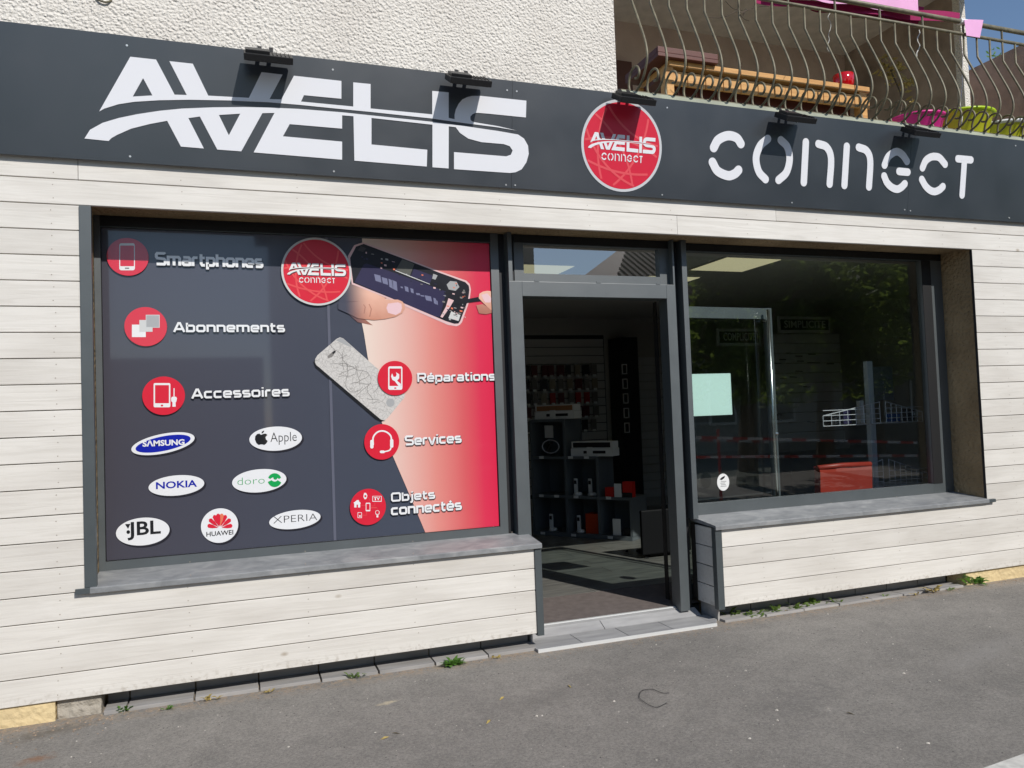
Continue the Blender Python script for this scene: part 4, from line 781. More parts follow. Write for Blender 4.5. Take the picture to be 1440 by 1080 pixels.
ppoly('thumb_nail', H([(428,570),(520,558),(552,572),(556,610),(545,650),(500,675),(430,655),(414,612)]), 'pnail', 12, hd)
for q in ([(200,580),(215,600),(205,660),(212,662),(224,600),(206,576)], [(250,575),(270,620),(255,690),(264,692),(280,620),(258,572)]): ppoly('knuckle_crease', H(q), 'pskin2', 12, hd)
ppoly('tweezers', H([(1050,560),(1150,530),(1260,508),(1300,545),(1180,560),(1060,578)]), 'pchip', 11, hd)
RX = lambda l: [(min(u, 1406+v*.018), v) for u, v in l]
ppoly('second_finger', H([(1240,585),(1300,575),(1408,636),(1412,648),(1330,668),(1265,660)]), 'pskin2', 12, hd)
ppoly('fingertip', H([(1268,480),(1300,460),(1340,452),(1406,458),(1409,560),(1412,645),(1370,625),(1300,560),(1262,520)]), 'pskin', 13, hd); ppoly('fingertip_nail', H([(1285,490),(1340,475),(1380,520),(1370,560),(1320,560)]), 'pnail', 14, hd)
# broken phone
G = lambda pts: cr(380, 320, 3.789, pts)
bp = sub('broken_phone_picture')
ppoly('phone_shadow', G([(236,705),(238,725),(250,740),(590,1024),(615,1030),(590,1035),(560,1020),(240,745),(230,718)]), 'pblack', 2, bp)
ppoly('phone_back', G([(240,700),(252,680),(355,592),(372,585),(388,590),(700,865),(718,890),(715,905),(625,1015),(606,1028),(588,1022),(245,732),(238,716)]), 'pphone', 3, bp)
ppoly('top_band', G([(350,600),(372,588),(388,592),(440,640),(400,625)]), 'pgrey', 4, bp)
MB().poly([[wp(380+(640+22*math.cos(t))/3.789, 320+(933+22*math.sin(t))/3.789, 4) for t in [2*math.pi*i/24 for i in range(24)]]], PN).build('home_button', M['pgrey'], bp)
ppoly('speaker_slot', G([(305,685),(340,655),(350,660),(330,690),(308,697)]), 'pcrack', 4, bp); ppoly('camera_hole', G([(328,668),(344,655),(350,662),(336,674)]), 'pblack', 5, bp)
rr = random.Random(11); lay = 4.2
def inside(u, v):  # phone-local test
    ax = Vector((.755,.655)); p = Vector((u-300, v-660)); s_ = p.dot(ax); t_ = p.dot(Vector((-.655,.755)))
    return -20 < s_ < 400 and -70 < t_ < 80
mb = MB()
for i in range(38):
    u = rr.uniform(300, 640); v = rr.uniform(640, 980); ang = rr.uniform(0, 6.28); run = [(u, v)]
    for k in range(5): ang += rr.uniform(-.6,.6); u += 22*math.cos(ang); v += 22*math.sin(ang); run.append((u, v))
    run = [p for p in run if inside(*p)]
    if len(run) > 2:
        out = ribbon2(run, 2.2, False); lay += .02; mb.poly([[wp(p[0]/3.789+380, p[1]/3.789+320, lay) for p in out]], PN)
mb.build('crack_line', M['pcrack'], bp)
# stroke alphabet: wide squared letters. x-height .74, cap height 1
def strip(mb, pts, w, f):
    pts = [Vector(p) for p in pts]; closed = (pts[0]-pts[-1]).length < 1e-6
    if closed: pts = pts[:-1]
    n = len(pts); L = []; R = []
    for i, p in enumerate(pts):
        a = (p-pts[i-1]).normalized() if (i or closed) else None; b = (pts[(i+1) % n]-p).normalized() if (i < n-1 or closed) else None
        a = a or b; b = b or a; t = (a+b).normalized(); nn = Vector((-t.y, t.x)); k = 1/max(.5, abs(nn.dot(Vector((-a.y, a.x)))))
        L.append(p+nn*w/2*k); R.append(p-nn*w/2*k)
    m = n if closed else n-1
    mb.add([f(*p) for p in L+R], [(i, n+i, n+(i+1) % n, (i+1) % n) for i in range(m)])
GL = {
 'S': (1.25, [[(1.12,.86),(1.05,.92),(.22,.92),(.1,.82),(.1,.64),(.2,.54),(1.02,.48),(1.14,.38),(1.14,.18),(1.02,.08),(.12,.08)]]),
 'A': (1.35, [[(.08,0),(.6,.92),(.78,.92),(1.27,0)],[(.32,.3),(1.02,.3)]]),
 'R': (1.3, [[(.1,0),(.1,.92),(1.0,.92),(1.16,.82),(1.16,.56),(1.0,.44),(.2,.44)],[(.72,.42),(1.18,0)]]),
 'O': (1.4, [[(.7,.92),(.24,.92),(.1,.8),(.1,.2),(.24,.08),(1.14,.08),(1.28,.2),(1.28,.8),(1.14,.92),(.7,.92)]]),
 'a': (1.05, [[(.14,.66),(.8,.66),(.93,.56),(.93,0)],[(.9,.38),(.2,.38),(.1,.3),(.1,.16),(.2,.08),(.9,.08)]]),
 'b': (1.05, [[(.1,.95),(.1,.08),(.8,.08),(.93,.18),(.93,.56),(.8,.66),(.14,.66)]]),
 'c': (1.0, [[(.92,.66),(.24,.66),(.1,.56),(.1,.18),(.24,.08),(.92,.08)]]),
 'e': (1.05, [[(.93,.08),(.24,.08),(.1,.18),(.1,.56),(.24,.66),(.8,.66),(.93,.56),(.93,.37),(.18,.37)]]),
 'h': (1.05, [[(.1,.98),(.1,0)],[(.12,.66),(.8,.66),(.93,.56),(.93,0)]]),
 'i': (.3, [[(.14,.72),(.14,0)],[(.14,1.0),(.14,.87)]]),
 'j': (.45, [[(.3,.72),(.3,-.08),(.2,-.2),(.0,-.2)],[(.3,1.0),(.3,.87)]]),
 'm': (1.6, [[(.1,.0),(.1,.66),(1.32,.66),(1.46,.56),(1.46,0)],[(.78,.62),(.78,0)]]),
 'n': (1.05, [[(.1,0),(.1,.66),(.8,.66),(.93,.56),(.93,0)]]),
 'o': (1.08, [[(.5,.66),(.24,.66),(.1,.56),(.1,.18),(.24,.08),(.82,.08),(.96,.18),(.96,.56),(.82,.66),(.5,.66)]]),
 'p': (1.05, [[(.1,-.24),(.1,.66),(.8,.66),(.93,.56),(.93,.18),(.8,.08),(.14,.08)]]),
 'r': (.72, [[(.1,0),(.1,.56),(.22,.66),(.66,.66)]]),
 's': (.98, [[(.86,.66),(.2,.66),(.1,.6),(.1,.44),(.2,.38),(.78,.37),(.88,.3),(.88,.15),(.78,.08),(.1,.08)]]),
 't': (.72, [[(.22,.95),(.22,.2),(.34,.08),(.66,.08)],[(.02,.66),(.66,.66)]]),
 'v': (1.0, [[(.06,.74),(.44,.03),(.56,.03),(.94,.74)]]),
}
GL['é'] = (1.05, GL['e'][1]+[[(.42,.82),(.68,.98)]])
def wtext(txt, pxl, pyb, pxr, pyt, lay, par=WP, m='pwhite', shadow=True):
    tot = sum(GL[c_][0]+.15 for c_ in txt)-.15; a = at(pxl, pyb, YP); x1 = at(pxr, pyb, YP).x; h = at(pxl, pyt, YP).z-a.z
    sx_ = (x1-a.x)/tot; sw = h*.21
    for (ox, oz, mm_, nm, ly) in ((.0035, -.0035, 'pshadow', 'text_shadow', lay), (0, 0, m, 'text_line', lay+1.5)) if shadow else ((0, 0, m, 'text_line', lay),):
        mb = MB(); x = a.x
        for ci, c_ in enumerate(txt):
            for si, s_ in enumerate(GL[c_][1]):
                strip(mb, [(x+p[0]*sx_, a.z+p[1]*h) for p in s_], sw, lambda u, v: (u+ox, YP-.0004*(ly+si*.3), v+oz))
            x += (GL[c_][0]+.15)*sx_
        mb.build(nm, M[mm_], par)
def disc(px, py, pw, ph, mm_, lay, par, name='disc'):
    c = at(px, py, YP); rx = (at(px+pw/2, py, YP).x-at(px-pw/2, py, YP).x)/2; rz = (at(px, py-ph/2, YP).z-at(px, py+ph/2, YP).z)/2
    return MB().poly([[Vector((c.x+rx*math.cos(t), YP-.0004*lay, c.z+rz*math.sin(t))) for t in [2*math.pi*i/48 for i in range(48)]]], PN).build(name, M[mm_], par)
def sq(px, py, w, h, r=0): return [(px-w/2, py-h/2), (px+w/2, py-h/2), (px+w/2, py+h/2), (px-w/2, py+h/2)]
def rrect(px, py, w, h, r):
    out = []
    for sx_, sy_, a0 in ((1,-1,-90),(1,1,0),(-1,1,90),(-1,-1,180)):
        for k in range(5): t = math.radians(a0+k*22.5); out.append((px+sx_*(w/2-r)+r*math.cos(t), py+sy_*(h/2-r)+r*math.sin(t)))
    return out
# icon + caption groups
i1 = sub('smartphone_icon'); disc(180, 361.5, 59, 53, 'pred', 20, i1); ppoly('phone_outline', rrect(179, 361.5, 22, 38, 3), 'pwhite', 21, i1, [rrect(179, 360.3, 19.4, 29, 1)]); ppoly('home_key', rrect(179, 377.6, 6, 1.8, .5), 'pcrack', 22, i1); wtext('Smartphones', 219, 373, 369.5, 355, 20)
i2 = sub('subscription_icon'); disc(205.3, 459.5, 60, 55, 'pred', 20, i2); ppoly('card', sq(195.5, 465.5, 19.5, 17.5), 'pwhite', 21, i2); ppoly('card', sq(205.5, 458.5, 18.5, 16.5), 'plg', 22, i2); ppoly('card_edge', sq(215, 452, 19.5, 18), 'plg', 22.6, i2); ppoly('card', sq(215, 452, 17.8, 16.2), 'pgrey', 23, i2); wtext('Abonnements', 244, 467, 400.5, 453.5, 20)
i3 = sub('accessory_icon'); disc(230.5, 556.5, 60, 54, 'pred', 20, i3); ppoly('tablet', rrect(228, 555.8, 23.5, 34, 2), 'pwhite', 21, i3, [rrect(228, 554.4, 19.5, 25.5, .6)]); ppoly('tablet_key', rrect(228, 570.3, 3.4, 2.6, 1.2), 'pred', 22, i3)
ppoly('usb_plug', [(244.2,546),(245.6,546),(245.6,558),(248,558),(249,560.5),(248,565),(247,566),(247.2,572),(242.6,572),(242.8,566),(241,564),(240.8,560),(242,558),(244.2,558)], 'pwhite', 21, i3); wtext('Accessoires', 269.5, 560.5, 407, 547, 20)
i4 = sub('repair_icon'); disc(555.3, 531.8, 48.5, 48.5, 'pred', 20, i4); ppoly('phone_outline', rrect(555.5, 531.8, 20, 33, 2.6), 'pwhite', 21, i4, [rrect(555.5, 530.6, 16.4, 24.6, .6)]); ppoly('spanner', [(549.5,529.5),(551,525),(553,530),(556,530),(557.5,527),(556.5,523.5),(561,526.5),(561,532),(558,535.5),(563.3,540),(563.3,543),(560,543),(554.8,536),(551.5,534.5)], 'pwhite', 22, i4); ppoly('home_key', rrect(555.5, 545.8, 3, 1.8, .8), 'pred', 22, i4); wtext('Réparations', 587, 537.2, 696, 524.8, 20)
i5 = sub('headset_icon'); disc(536.7, 621.3, 49.2, 50, 'pred', 20, i5)
def pstroke(name, pts, w, m, lay, par, n=6):
    pp = [(p.x, p.y) for p in smooth_path([Vector((a, b, 0)) for a, b in pts], n)] if n else pts
    return ppoly(name, ribbon2(pp, w), m, lay, par)
pstroke('headband', [(524.5,625),(524.5,615),(530,608),(537,606),(544,608),(549.5,614),(550,625)], 2.2, 'pwhite', 21, i5); ppoly('ear_pad', rrect(522.6, 624.5, 4.6, 12, 1.8), 'pwhite', 22, i5); ppoly('ear_pad', rrect(550.5, 623.5, 4.6, 12, 1.8), 'pwhite', 22, i5); pstroke('mic_boom', [(550,628),(547.5,633),(540,635.2)], 1.8, 'pwhite', 21.5, i5); ppoly('microphone', rrect(537.3, 635.3, 7, 3.8, 1.8), 'pwhite', 22, i5); wtext('Services', 569.5, 626.2, 648.5, 612.8, 20)
i6 = sub('connected_icon'); disc(517.3, 712.6, 50.5, 51, 'pred', 20, i6)
ppoly('house', cr(480,670,6.545,[(110,242),(146,214),(152,222),(152,216),(160,216),(160,228),(178,244),(172,250),(172,284),(152,284),(152,258),(138,258),(138,284),(117,284),(117,248)]), 'pwhite', 21, i6); ppoly('phone_outline', rrect(517.2, 712.8, 6.4, 12, 1), 'pwhite', 21, i6, [rrect(517.2, 712.6, 4.6, 8.6, .3)])
ppoly('tv_screen', rrect(529.8, 701.3, 13, 8, .6), 'pwhite', 21, i6, [rrect(529.8, 701.1, 11.4, 6.4, .2)]); ppoly('watch', cr(480,670,6.545,[(208,150),(224,150),(234,165),(237,180),(233,192),(226,208),(210,208),(203,192),(201,180),(204,165)]), 'pwhite', 21, i6, [cr(480,670,6.545,[(218,168),(228,174),(229,186),(218,193),(210,186),(210,174)])])
ppoly('bulb', rrect(530.4, 720.6, 6, 6.4, 2.6), 'pwhite', 21, i6, [rrect(530.4, 720.4, 4.6, 5, 2.1)]); ppoly('bulb_cap', rrect(530.4, 725.8, 2.6, 3.2, .5), 'pwhite', 21.5, i6); ppoly('speaker', rrect(505.6, 724.2, 6, 8, .6), 'pwhite', 21, i6, [rrect(505.6, 724.2, 4.6, 6.6, .3)]); ppoly('speaker_cone', rrect(505.8, 725.4, 2.4, 2.4, 1.1), 'pwhite', 21.5, i6)
mb = MB()
for a0, a1 in (((508,710.4),(513,710.6)), ((521.8,711.2),(527,711.2)), ((526.7,707.3),(526.7,711.2)), ((509.5,724.4),(515.6,724.2)), ((515.3,720),(515.3,724.2)), ((521.8,714.2),(530.6,713.4)), ((530.4,713.4),(530.4,717)), ((516.5,700),(519.6,700)), ((519.4,700),(519.4,704))):
    x0, x1 = sorted((a0[0], a1[0])); y0, y1 = sorted((a0[1], a1[1])); mb.poly([[wp(x, y, 22) for x, y in ((x0-.3, y0-.3), (x1+.3, y0-.3), (x1+.3, y1+.3), (x0-.3, y1+.3))]], PN)
mb.build('link_line', M['predl'], i6)
a = wp(525.4, 703.6); b = wp(533.8, 698.6); text_mesh('TV', 'tv_letters', M['pwhite'], a.x, b.x, a.z, b.z, YP-.0004*22, i6, .03)
wtext('Objets', 550, 705.3, 611.5, 693, 20); wtext('connectés', 550, 724.2, 649, 710.2, 20)
# window roundel
cR = wp(445.3, 382.3); Rw = (at(494.6, 382, YP).x-at(396, 382, YP).x)/2; r2 = sub('roundel')
roundel(lambda u, v, o: cR+Vector((u, -o-.008, v)), PN, Rw, r2, M['pred'], M['predl'], M['pwhite'], M['plg'], M['pshadow'])
# brand badges
def badge(name, px, py, w, h, rot=0, label=None):
    o = sub(name); c = at(px, py, YP); rx = (at(px+w/2, py, YP).x-at(px-w/2, py, YP).x)/2; rz = (at(px, py-h/2, YP).z-at(px, py+h/2, YP).z)/2
    def el(k, off, y, m, nm): MB().poly([[Vector((c.x+off+k*(rx*math.cos(t)*math.cos(rot)-rz*math.sin(t)*math.sin(rot)), y, c.z-off+k*(rx*math.cos(t)*math.sin(rot)+rz*math.sin(t)*math.cos(rot)))) for t in [2*math.pi*i/56 for i in range(56)]]], PN).build(nm, M[m], o)
    el(1.01, .009, YP-.0008, 'pshadow', 'drop_shadow'); el(1, 0, YP-.0016, 'bwhite', 'plate')
    return o, c, rx, rz, rot
YB_ = YP-.0024
def bt(o, t, pxl, pyb, pxr, pyt, m, bold=0, rot=0, y=YB_): a = at(pxl, pyb, YP); b = at(pxr, pyt, YP); d = at(pxl, pyt, YP); return text_mesh(t, 'brand_lettering', M[m], a.x, b.x, a.z, d.z, y, o, bold, rot)
o, c, rx, rz, _ = badge('brand_badge', 229.8, 623.8, 90.5, 27.5, .17); k = .87
MB().poly([[Vector((c.x+k*rx*math.cos(t)*math.cos(.17)-k*.86*rz*math.sin(t)*math.sin(.17), YP-.002, c.z+k*rx*math.cos(t)*math.sin(.17)+k*.86*rz*math.sin(t)*math.cos(.17))) for t in [2*math.pi*i/48 for i in range(48)]]], PN).build('blue_field', M['pblue'], o)
bt(o, 'SΛMSUNG', 200.5, 628.3, 259.5, 619.5, 'pwhite', .035, y=YP-.0030)
o, *_ = badge('brand_badge', 388, 616.8, 74, 34)
bt(o, 'Apple', 380.5, 626, 417, 608.5, 'pblack', -.012); A_ = lambda l: cr(310, 590, 5.687, l)
mb = MB(); mb.poly([[wp(*p, 7) for p in A_([(325,122),(310,112),(292,116),(278,134),(276,160),(288,188),(306,203),(322,198),(336,198),(350,203),(366,192),(378,172),(364,158),(360,140),(376,122),(362,112),(345,114)])]], PN); mb.poly([[wp(*p, 7) for p in A_([(328,110),(332,96),(350,86),(348,98),(338,108)])]], PN); mb.build('brand_emblem', M['pblack'], o)
o, *_ = badge('brand_badge', 248.5, 682.6, 78.5, 28.5, .03); bt(o, 'NOKIA', 219.5, 688, 277, 678, 'pblue', .022)
o, *_ = badge('brand_badge', 365, 676, 76.5, 32.5, .03); bt(o, 'doro', 334, 682, 372, 672, 'pgreen', -.02)
cg = (386.2, 675); 
ppoly('brand_emblem', arcpts(cg, 9.6, math.radians(200), math.radians(340), 16)+arcpts((386.2,679), 8.2, math.radians(318), math.radians(222), 10), 'pgreen', 7, o)
ppoly('brand_emblem', arcpts(cg, 9.8, math.radians(20), math.radians(165), 16)+arcpts((386.2,671.5), 5.6, math.radians(140), math.radians(40), 10), 'pgreen', 7, o); ppoly('brand_emblem', arcpts((387.3,671.5), 2.9, 0, 6.2, 14), 'pgreen', 7.4, o)
o, *_ = badge('brand_badge', 201.2, 747.4, 75.5, 39); bt(o, 'JBL', 179.5, 760, 226, 734.5, 'pblack', .02)
ppoly('brand_emblem', [(176,737),(183.5,736.5),(180.3,743.5)], 'pblack', 7.6, o); ppoly('brand_emblem', arcpts((180.5,748), 2.6, 0, 6.2, 12), 'pblack', 7.6, o)
o, *_ = badge('brand_badge', 309, 739, 52.5, 48.5); bt(o, 'HUAWEI', 290.3, 754.6, 328, 748, 'pblack', .012)
cx_, cy_ = 309.3, 742.5
for ang, ln in ((-168,17.5),(-140,19.5),(-115,20),(-98,20.5),(-82,20.5),(-65,20),(-40,19.5),(-12,17.5)):
    t = math.radians(ang); d_ = Vector((math.cos(t), math.sin(t))); n_2 = Vector((-d_.y, d_.x)); b0 = Vector((cx_, cy_))+d_*2.4
    ppoly('brand_petal', [tuple(b0), tuple(b0+d_*ln*.45+n_2*2.4), tuple(b0+d_*ln*.78+n_2*2.9), tuple(b0+d_*ln*.88+n_2*1.0), tuple(b0+d_*ln*.88-n_2*1.0), tuple(b0+d_*ln*.78-n_2*2.9), tuple(b0+d_*ln*.45-n_2*2.4)], 'pred' if abs(ang) != 82 else 'porange', 7+abs(ang)*.002, o)
o, *_ = badge('brand_badge', 415, 730.5, 72.5, 26, .05); bt(o, 'XPERIA', 384.5, 736, 446, 726.5, 'pblack', -.018)

# ------------------------------------------------------------------ balcony (building parts)
ZF = 3.47
MB().box(2.42, 8.4, -.03, 3.5, 3.37, ZF).build('balcony_slab', mat('slab_edge', (.40,.42,.33), .8, var=.15), B)
MB().box(2.30, 9.3, 3.36, 3.6, ZF, 6.0).build('balcony_wall', M['balwall'], B)
MB().box(2.42, 7.75, .0, 3.36, 5.9, 6.1).build('balcony_ceiling', M['balceil'], B)
MB().box(7.6, 7.75, 1.75, 3.36, ZF, 5.9).build('balcony_side_wall', M['oldwall'], B)
MB().box(7.60, 7.68, 1.66, 1.749, ZF, 7.5).build('corner_post', M['stucco'], B)
MB().box(2.42, 7.75, -.01, .34, 6.1, 7.5).build('upper_wall', M['stucco'], B)
MB().box(3.2, 4.4, 3.3, 3.355, ZF, 5.4).build('balcony_door', mat('dark_red_shutter', (.12,.05,.04), .6), B)
w = atx(1366, 97, 9.2); tag(MB().box(9.2, 9.5, -.3, 14, -.1, w.z).build('neighbour_wall', M['oldwall']), 'tall weathered brown wall running back beside the building at the right edge', 'wall')
# railing
BR = empty('balcony_railing', (4.5, 0, ZF), 'bellied wrought iron balcony railing with scrolled feet above the right half of the sign', 'railing')
prof = [(0, 4.277), (.002, 4.111), (-.078, 3.933), (-.15, 3.76), (-.168, 3.65), (-.137, 3.575), (-.089, 3.520), (-.03, 3.490), (.031, 3.487), (.078, 3.52), (.088, 3.572), (.066, 3.628), (.015, 3.655), (-.035, 3.64), (-.058, 3.595), (-.035, 3.565), (.0, 3.575)]
sm = smooth_path([Vector((0, a, b)) for a, b in prof[1:]], 4)
bar0 = MB().tube([Vector((0, 0, 4.277))]+sm, .0082, 7).build('bar', M['rail'], BR, smooth=True)
bar0.location = (0, 0, 0); bar0.matrix_parent_inverse = BR.matrix_world.inverted()
x = 3.845-.1435*9; first = True
while x < 8.2:
    if first: bar0.location.x = x; first = False
    else: c_ = bar0.copy(); COL.objects.link(c_); c_.location.x = x; c_.rotation_euler.z = random.uniform(-.02,.02)
    x += .1435
MB().tube([(2.43, 0, 4.277), (8.2, 0, 4.277)], .013, 8).build('lower_rail', M['rail'], BR, smooth=True); MB().tube([(2.43, 0, 4.378), (8.2, 0, 4.378)], .019, 10).build('hand_rail', M['rail'], BR, smooth=True)
MB().box(2.43, 8.2, -.02, .02, 3.471, 3.481).build('foot_rail', M['rail'], BR)
x = 4.276-.1435*3*4+.0
while x < 8.2: MB().tube([(x, 0, 4.285), (x, 0, 4.372)], .0085, 6).build('rail_link', M['rail'], BR); x += .1435*3
# pine bench
PB = empty('pine_bench', (4.1, .7, ZF), 'varnished pine slatted bench on the balcony behind the railing', 'bench')
zt = 4.0; x = 3.14; i = 0
while x < 4.99: MB().box(x, x+.155, .5, .98, zt-.048, zt).build('top_slat', M['pine'], PB, bevel=.003); MB().box(x+.002, x+.157, .51, .53, zt-.185, zt-.078).build('apron_board', M['pine'], PB, bevel=.002); x += .162; i += 1
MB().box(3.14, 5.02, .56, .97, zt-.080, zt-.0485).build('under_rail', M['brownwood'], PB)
for x in (3.10, 4.97):
    for y in (.505, .90): MB().box(x, x+.075, y, y+.07, ZF, zt-.049).build('leg', M['pine'], PB, bevel=.003)
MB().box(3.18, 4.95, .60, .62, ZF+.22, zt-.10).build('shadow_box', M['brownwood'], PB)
bx2 = empty('wooden_tray', (3.2, .6, 4.0), 'dark red wooden tray lying on the left end of the bench', 'tray')
MB().box(3.02, 3.55, .46, .98, 4.001, 4.03).build('tray_bottom', M['brownwood'], bx2, bevel=.004); MB().box(3.02, 3.55, .46, .48, 4.0305, 4.075).build('tray_side', M['brownwood'], bx2, bevel=.004); MB().box(3.02, 3.04, .481, .98, 4.0305, 4.075).build('tray_side', M['brownwood'], bx2, bevel=.004)
rp = at(1186, 112, .62); tag(MB().lathe((rp.x, .62, 4.001), [(.0,0),(.06,0),(.082,.05),(.088,.13),(.08,.135),(.076,.05),(0,.02)], 24).build('red_pot', M['redpot'], smooth=True), 'glossy red pot on the right end of the bench', 'pot')
def basin(px, py, Y, r, h, m, m2, label, rim=True):
    a = at(px, py, Y); e = empty('plastic_basin', (a.x, Y, ZF), label, 'basin', 'plastic basins on the balcony floor')
    MB().lathe((a.x, Y, ZF), [(0,.002),(r*.72,.0),(r*.78,.02),(r*.97,h-.03),(r,h-.025),(r,h),(r*.94,h),(r*.9,h-.03),(r*.7,.03),(0,.02)], 32).build('bowl', M[m], e, smooth=True)
    MB().lathe((a.x, Y, ZF), [(r+.001,h-.022),(r+.02,h-.01),(r+.02,h+.004),(r*.96,h+.006)], 32).build('rim', M[m2], e, smooth=True); return e
basin(1286, 172, .35, .22, .21, 'pinkpl', 'pinkpl', 'bright pink plastic basin left of the lime green one'); basin(1344, 170, .38, .28, .28, 'limed', 'lime', 'lime green plastic basin between the pink and the yellow green ones'); basin(1398, 180, .33, .26, .20, 'limed', 'card', 'yellow green plastic basin nearest the right edge')
a = at(1434, 190, .2); tag(MB().lathe((a.x+.08, .25, ZF), [(0,.0),(.09,0),(.13,.16),(.14,.16),(.14,.18),(.12,.18)], 20).build('flower_pot', M['darkred'], smooth=True), 'dark red flower pot at the far right behind the railing', 'pot')
# cloths
pc = empty('pink_parasol_cloth', (4.6, .1, 4.3), 'light pink and magenta cloth hung behind the top rail of the balcony', 'cloth')
def sheet(name, px, mt, Y, par, amp=.012):
    mb = MB(); n = 24; L = px[0]; R = px[1]
    for i in range(n+1):
        t = i/n; a = at(L[0][0]+(L[1][0]-L[0][0])*t, L[0][1]+(L[1][1]-L[0][1])*t, Y); b = at(R[0][0]+(R[1][0]-R[0][0])*t, R[0][1]+(R[1][1]-R[0][1])*t, Y); w = amp*math.sin(t*19)
        mb.v += [(a.x, Y+w, a.z), (b.x, Y+w*1.6, b.z)]
    for i in range(n): mb.f.append((2*i, 2*i+2, 2*i+3, 2*i+1))
    k = len(mb.v); mb.add([(v[0], v[1]+.004, v[2]) for v in mb.v], [tuple(reversed(f)) for f in mb.f]); return mb.build(name, M[mt], par, smooth=True)
sheet('magenta_panel', (((1062,-4),(1350,18)), ((1062,4),(1350,34))), 'magenta', .90, pc)
sheet('magenta_panel', (((1140,0),(1300,10)), ((1140,14),(1290,36))), 'magenta', .96, pc)
sheet('pink_panel', (((1080,-40),(1290,-20)), ((1080,-9),(1292,20))), 'pink', .84, pc)
kn = empty('pink_rag', (5.7, 0, 4.3), 'pink rag knotted over the handrail at the corner post', 'cloth'); mb = MB()
a = [at(*p, -.03) for p in ((1356,28),(1383,28),(1378,53),(1359,50))]; b = [at(*p, .03) for p in ((1356,27),(1383,28),(1376,48),(1361,46))]
mb.add(a+b, [(0,3,2,1),(4,5,6,7),(0,1,5,4)]); mb.build('rag', M['pink'], kn); MB().tube([(a[0].x-.02, 0, 4.378), (a[0].x+.05, 0, 4.378)], .026, 10).build('knot', M['tapew'], kn)
for i, (px_, y0, y1, lb) in enumerate(((1352, 40, 178, 'long white string hanging beside the corner post'), (1291, 42, 90, 'short white string hanging from the rail left of the corner post'), (1166, 18, 75, 'thin grey string hanging above the red pot'))):
    pts = [at(px_+random.uniform(-2.5,2.5), y0+(y1-y0)*j/9, .12) for j in range(10)]; tag(MB().tube(smooth_path(pts, 3), .004 if i < 2 else .002, 5).build('string', M['string']), lb, 'string', 'strings hanging on the balcony')
e = None; mb = MB()
for i in range(6):
    p0 = at(1040+random.uniform(-6,6), 18+random.uniform(-6,6), -.02); p1 = at(1040+random.uniform(-45,55), random.uniform(-12,34), .0); mb.tube(smooth_path([p0, (p0+p1)/2+Vector((0,.01,random.uniform(-.03,.03))), p1], 4), .0025, 4)
tag(mb.build('twig_tangle', M['bark']), 'tangle of thin dry twigs caught on the railing bars', 'twigs')
def leaf_cluster(mb, c, n, r, size, flat=False, rnd=random):
    for i in range(n):
        d = Vector((rnd.gauss(0,1), rnd.gauss(0,1), rnd.gauss(0,1))); d.normalize(); p = Vector(c)+Vector((d.x*r[0], d.y*r[1], d.z*r[2]))*rnd.random()**.4
        a = Vector((rnd.gauss(0,1), rnd.gauss(0,1), rnd.gauss(0,.6))).normalized(); b = a.cross(Vector((rnd.gauss(0,1), rnd.gauss(0,1), rnd.gauss(0,1)))).normalized(); s = size*rnd.uniform(.6,1.3)
        mb.add([p-a*s, p+b*s*.38, p+a*s, p-b*s*.38], [(0,1,2,3)])
mb = MB(); vp = empty('climbing_plant', (5.6, 1.5, ZF), 'yellowing climbing plant in the far corner of the balcony', 'plant')
stem = [at(1262,175,1.6), at(1268,140,1.6), at(1255,105,1.6), at(1248,90,1.6)]; MB().tube(smooth_path(stem, 4), .008, 5).build('stem', M['bark'], vp)
leaf_cluster(mb, at(1252,98,1.6), 60, (.18,.12,.16), .05); leaf_cluster(mb, at(1275,120,1.6), 25, (.12,.1,.1), .045); leaf_cluster(mb, at(1280,140,1.6), 10, (.06,.1,.05), .04); mb.build('leaves', M['leafd'], vp)
mb = MB(); e = empty('wall_weed', atx(1388,82,9.2), 'small plant growing on top of the brown neighbouring wall', 'plant'); c = atx(1389,83,9.2); leaf_cluster(mb, c+Vector((.1,0,.05)), 22, (.07,.1,.12), .035); mb.build('leaves', M['leafg'], e)
# small wall lamp bracket on the roughcast, top left
a = at(145, 2, -.02); tag(MB().tube(smooth_path([at(134,-3,-.012), at(141,1,-.02), at(150,3,-.02), at(157,0,-.012)], 4), .005, 6).build('wall_hook', M['rail']), 'bent rusty hook on the roughcast at the top left', 'hook')

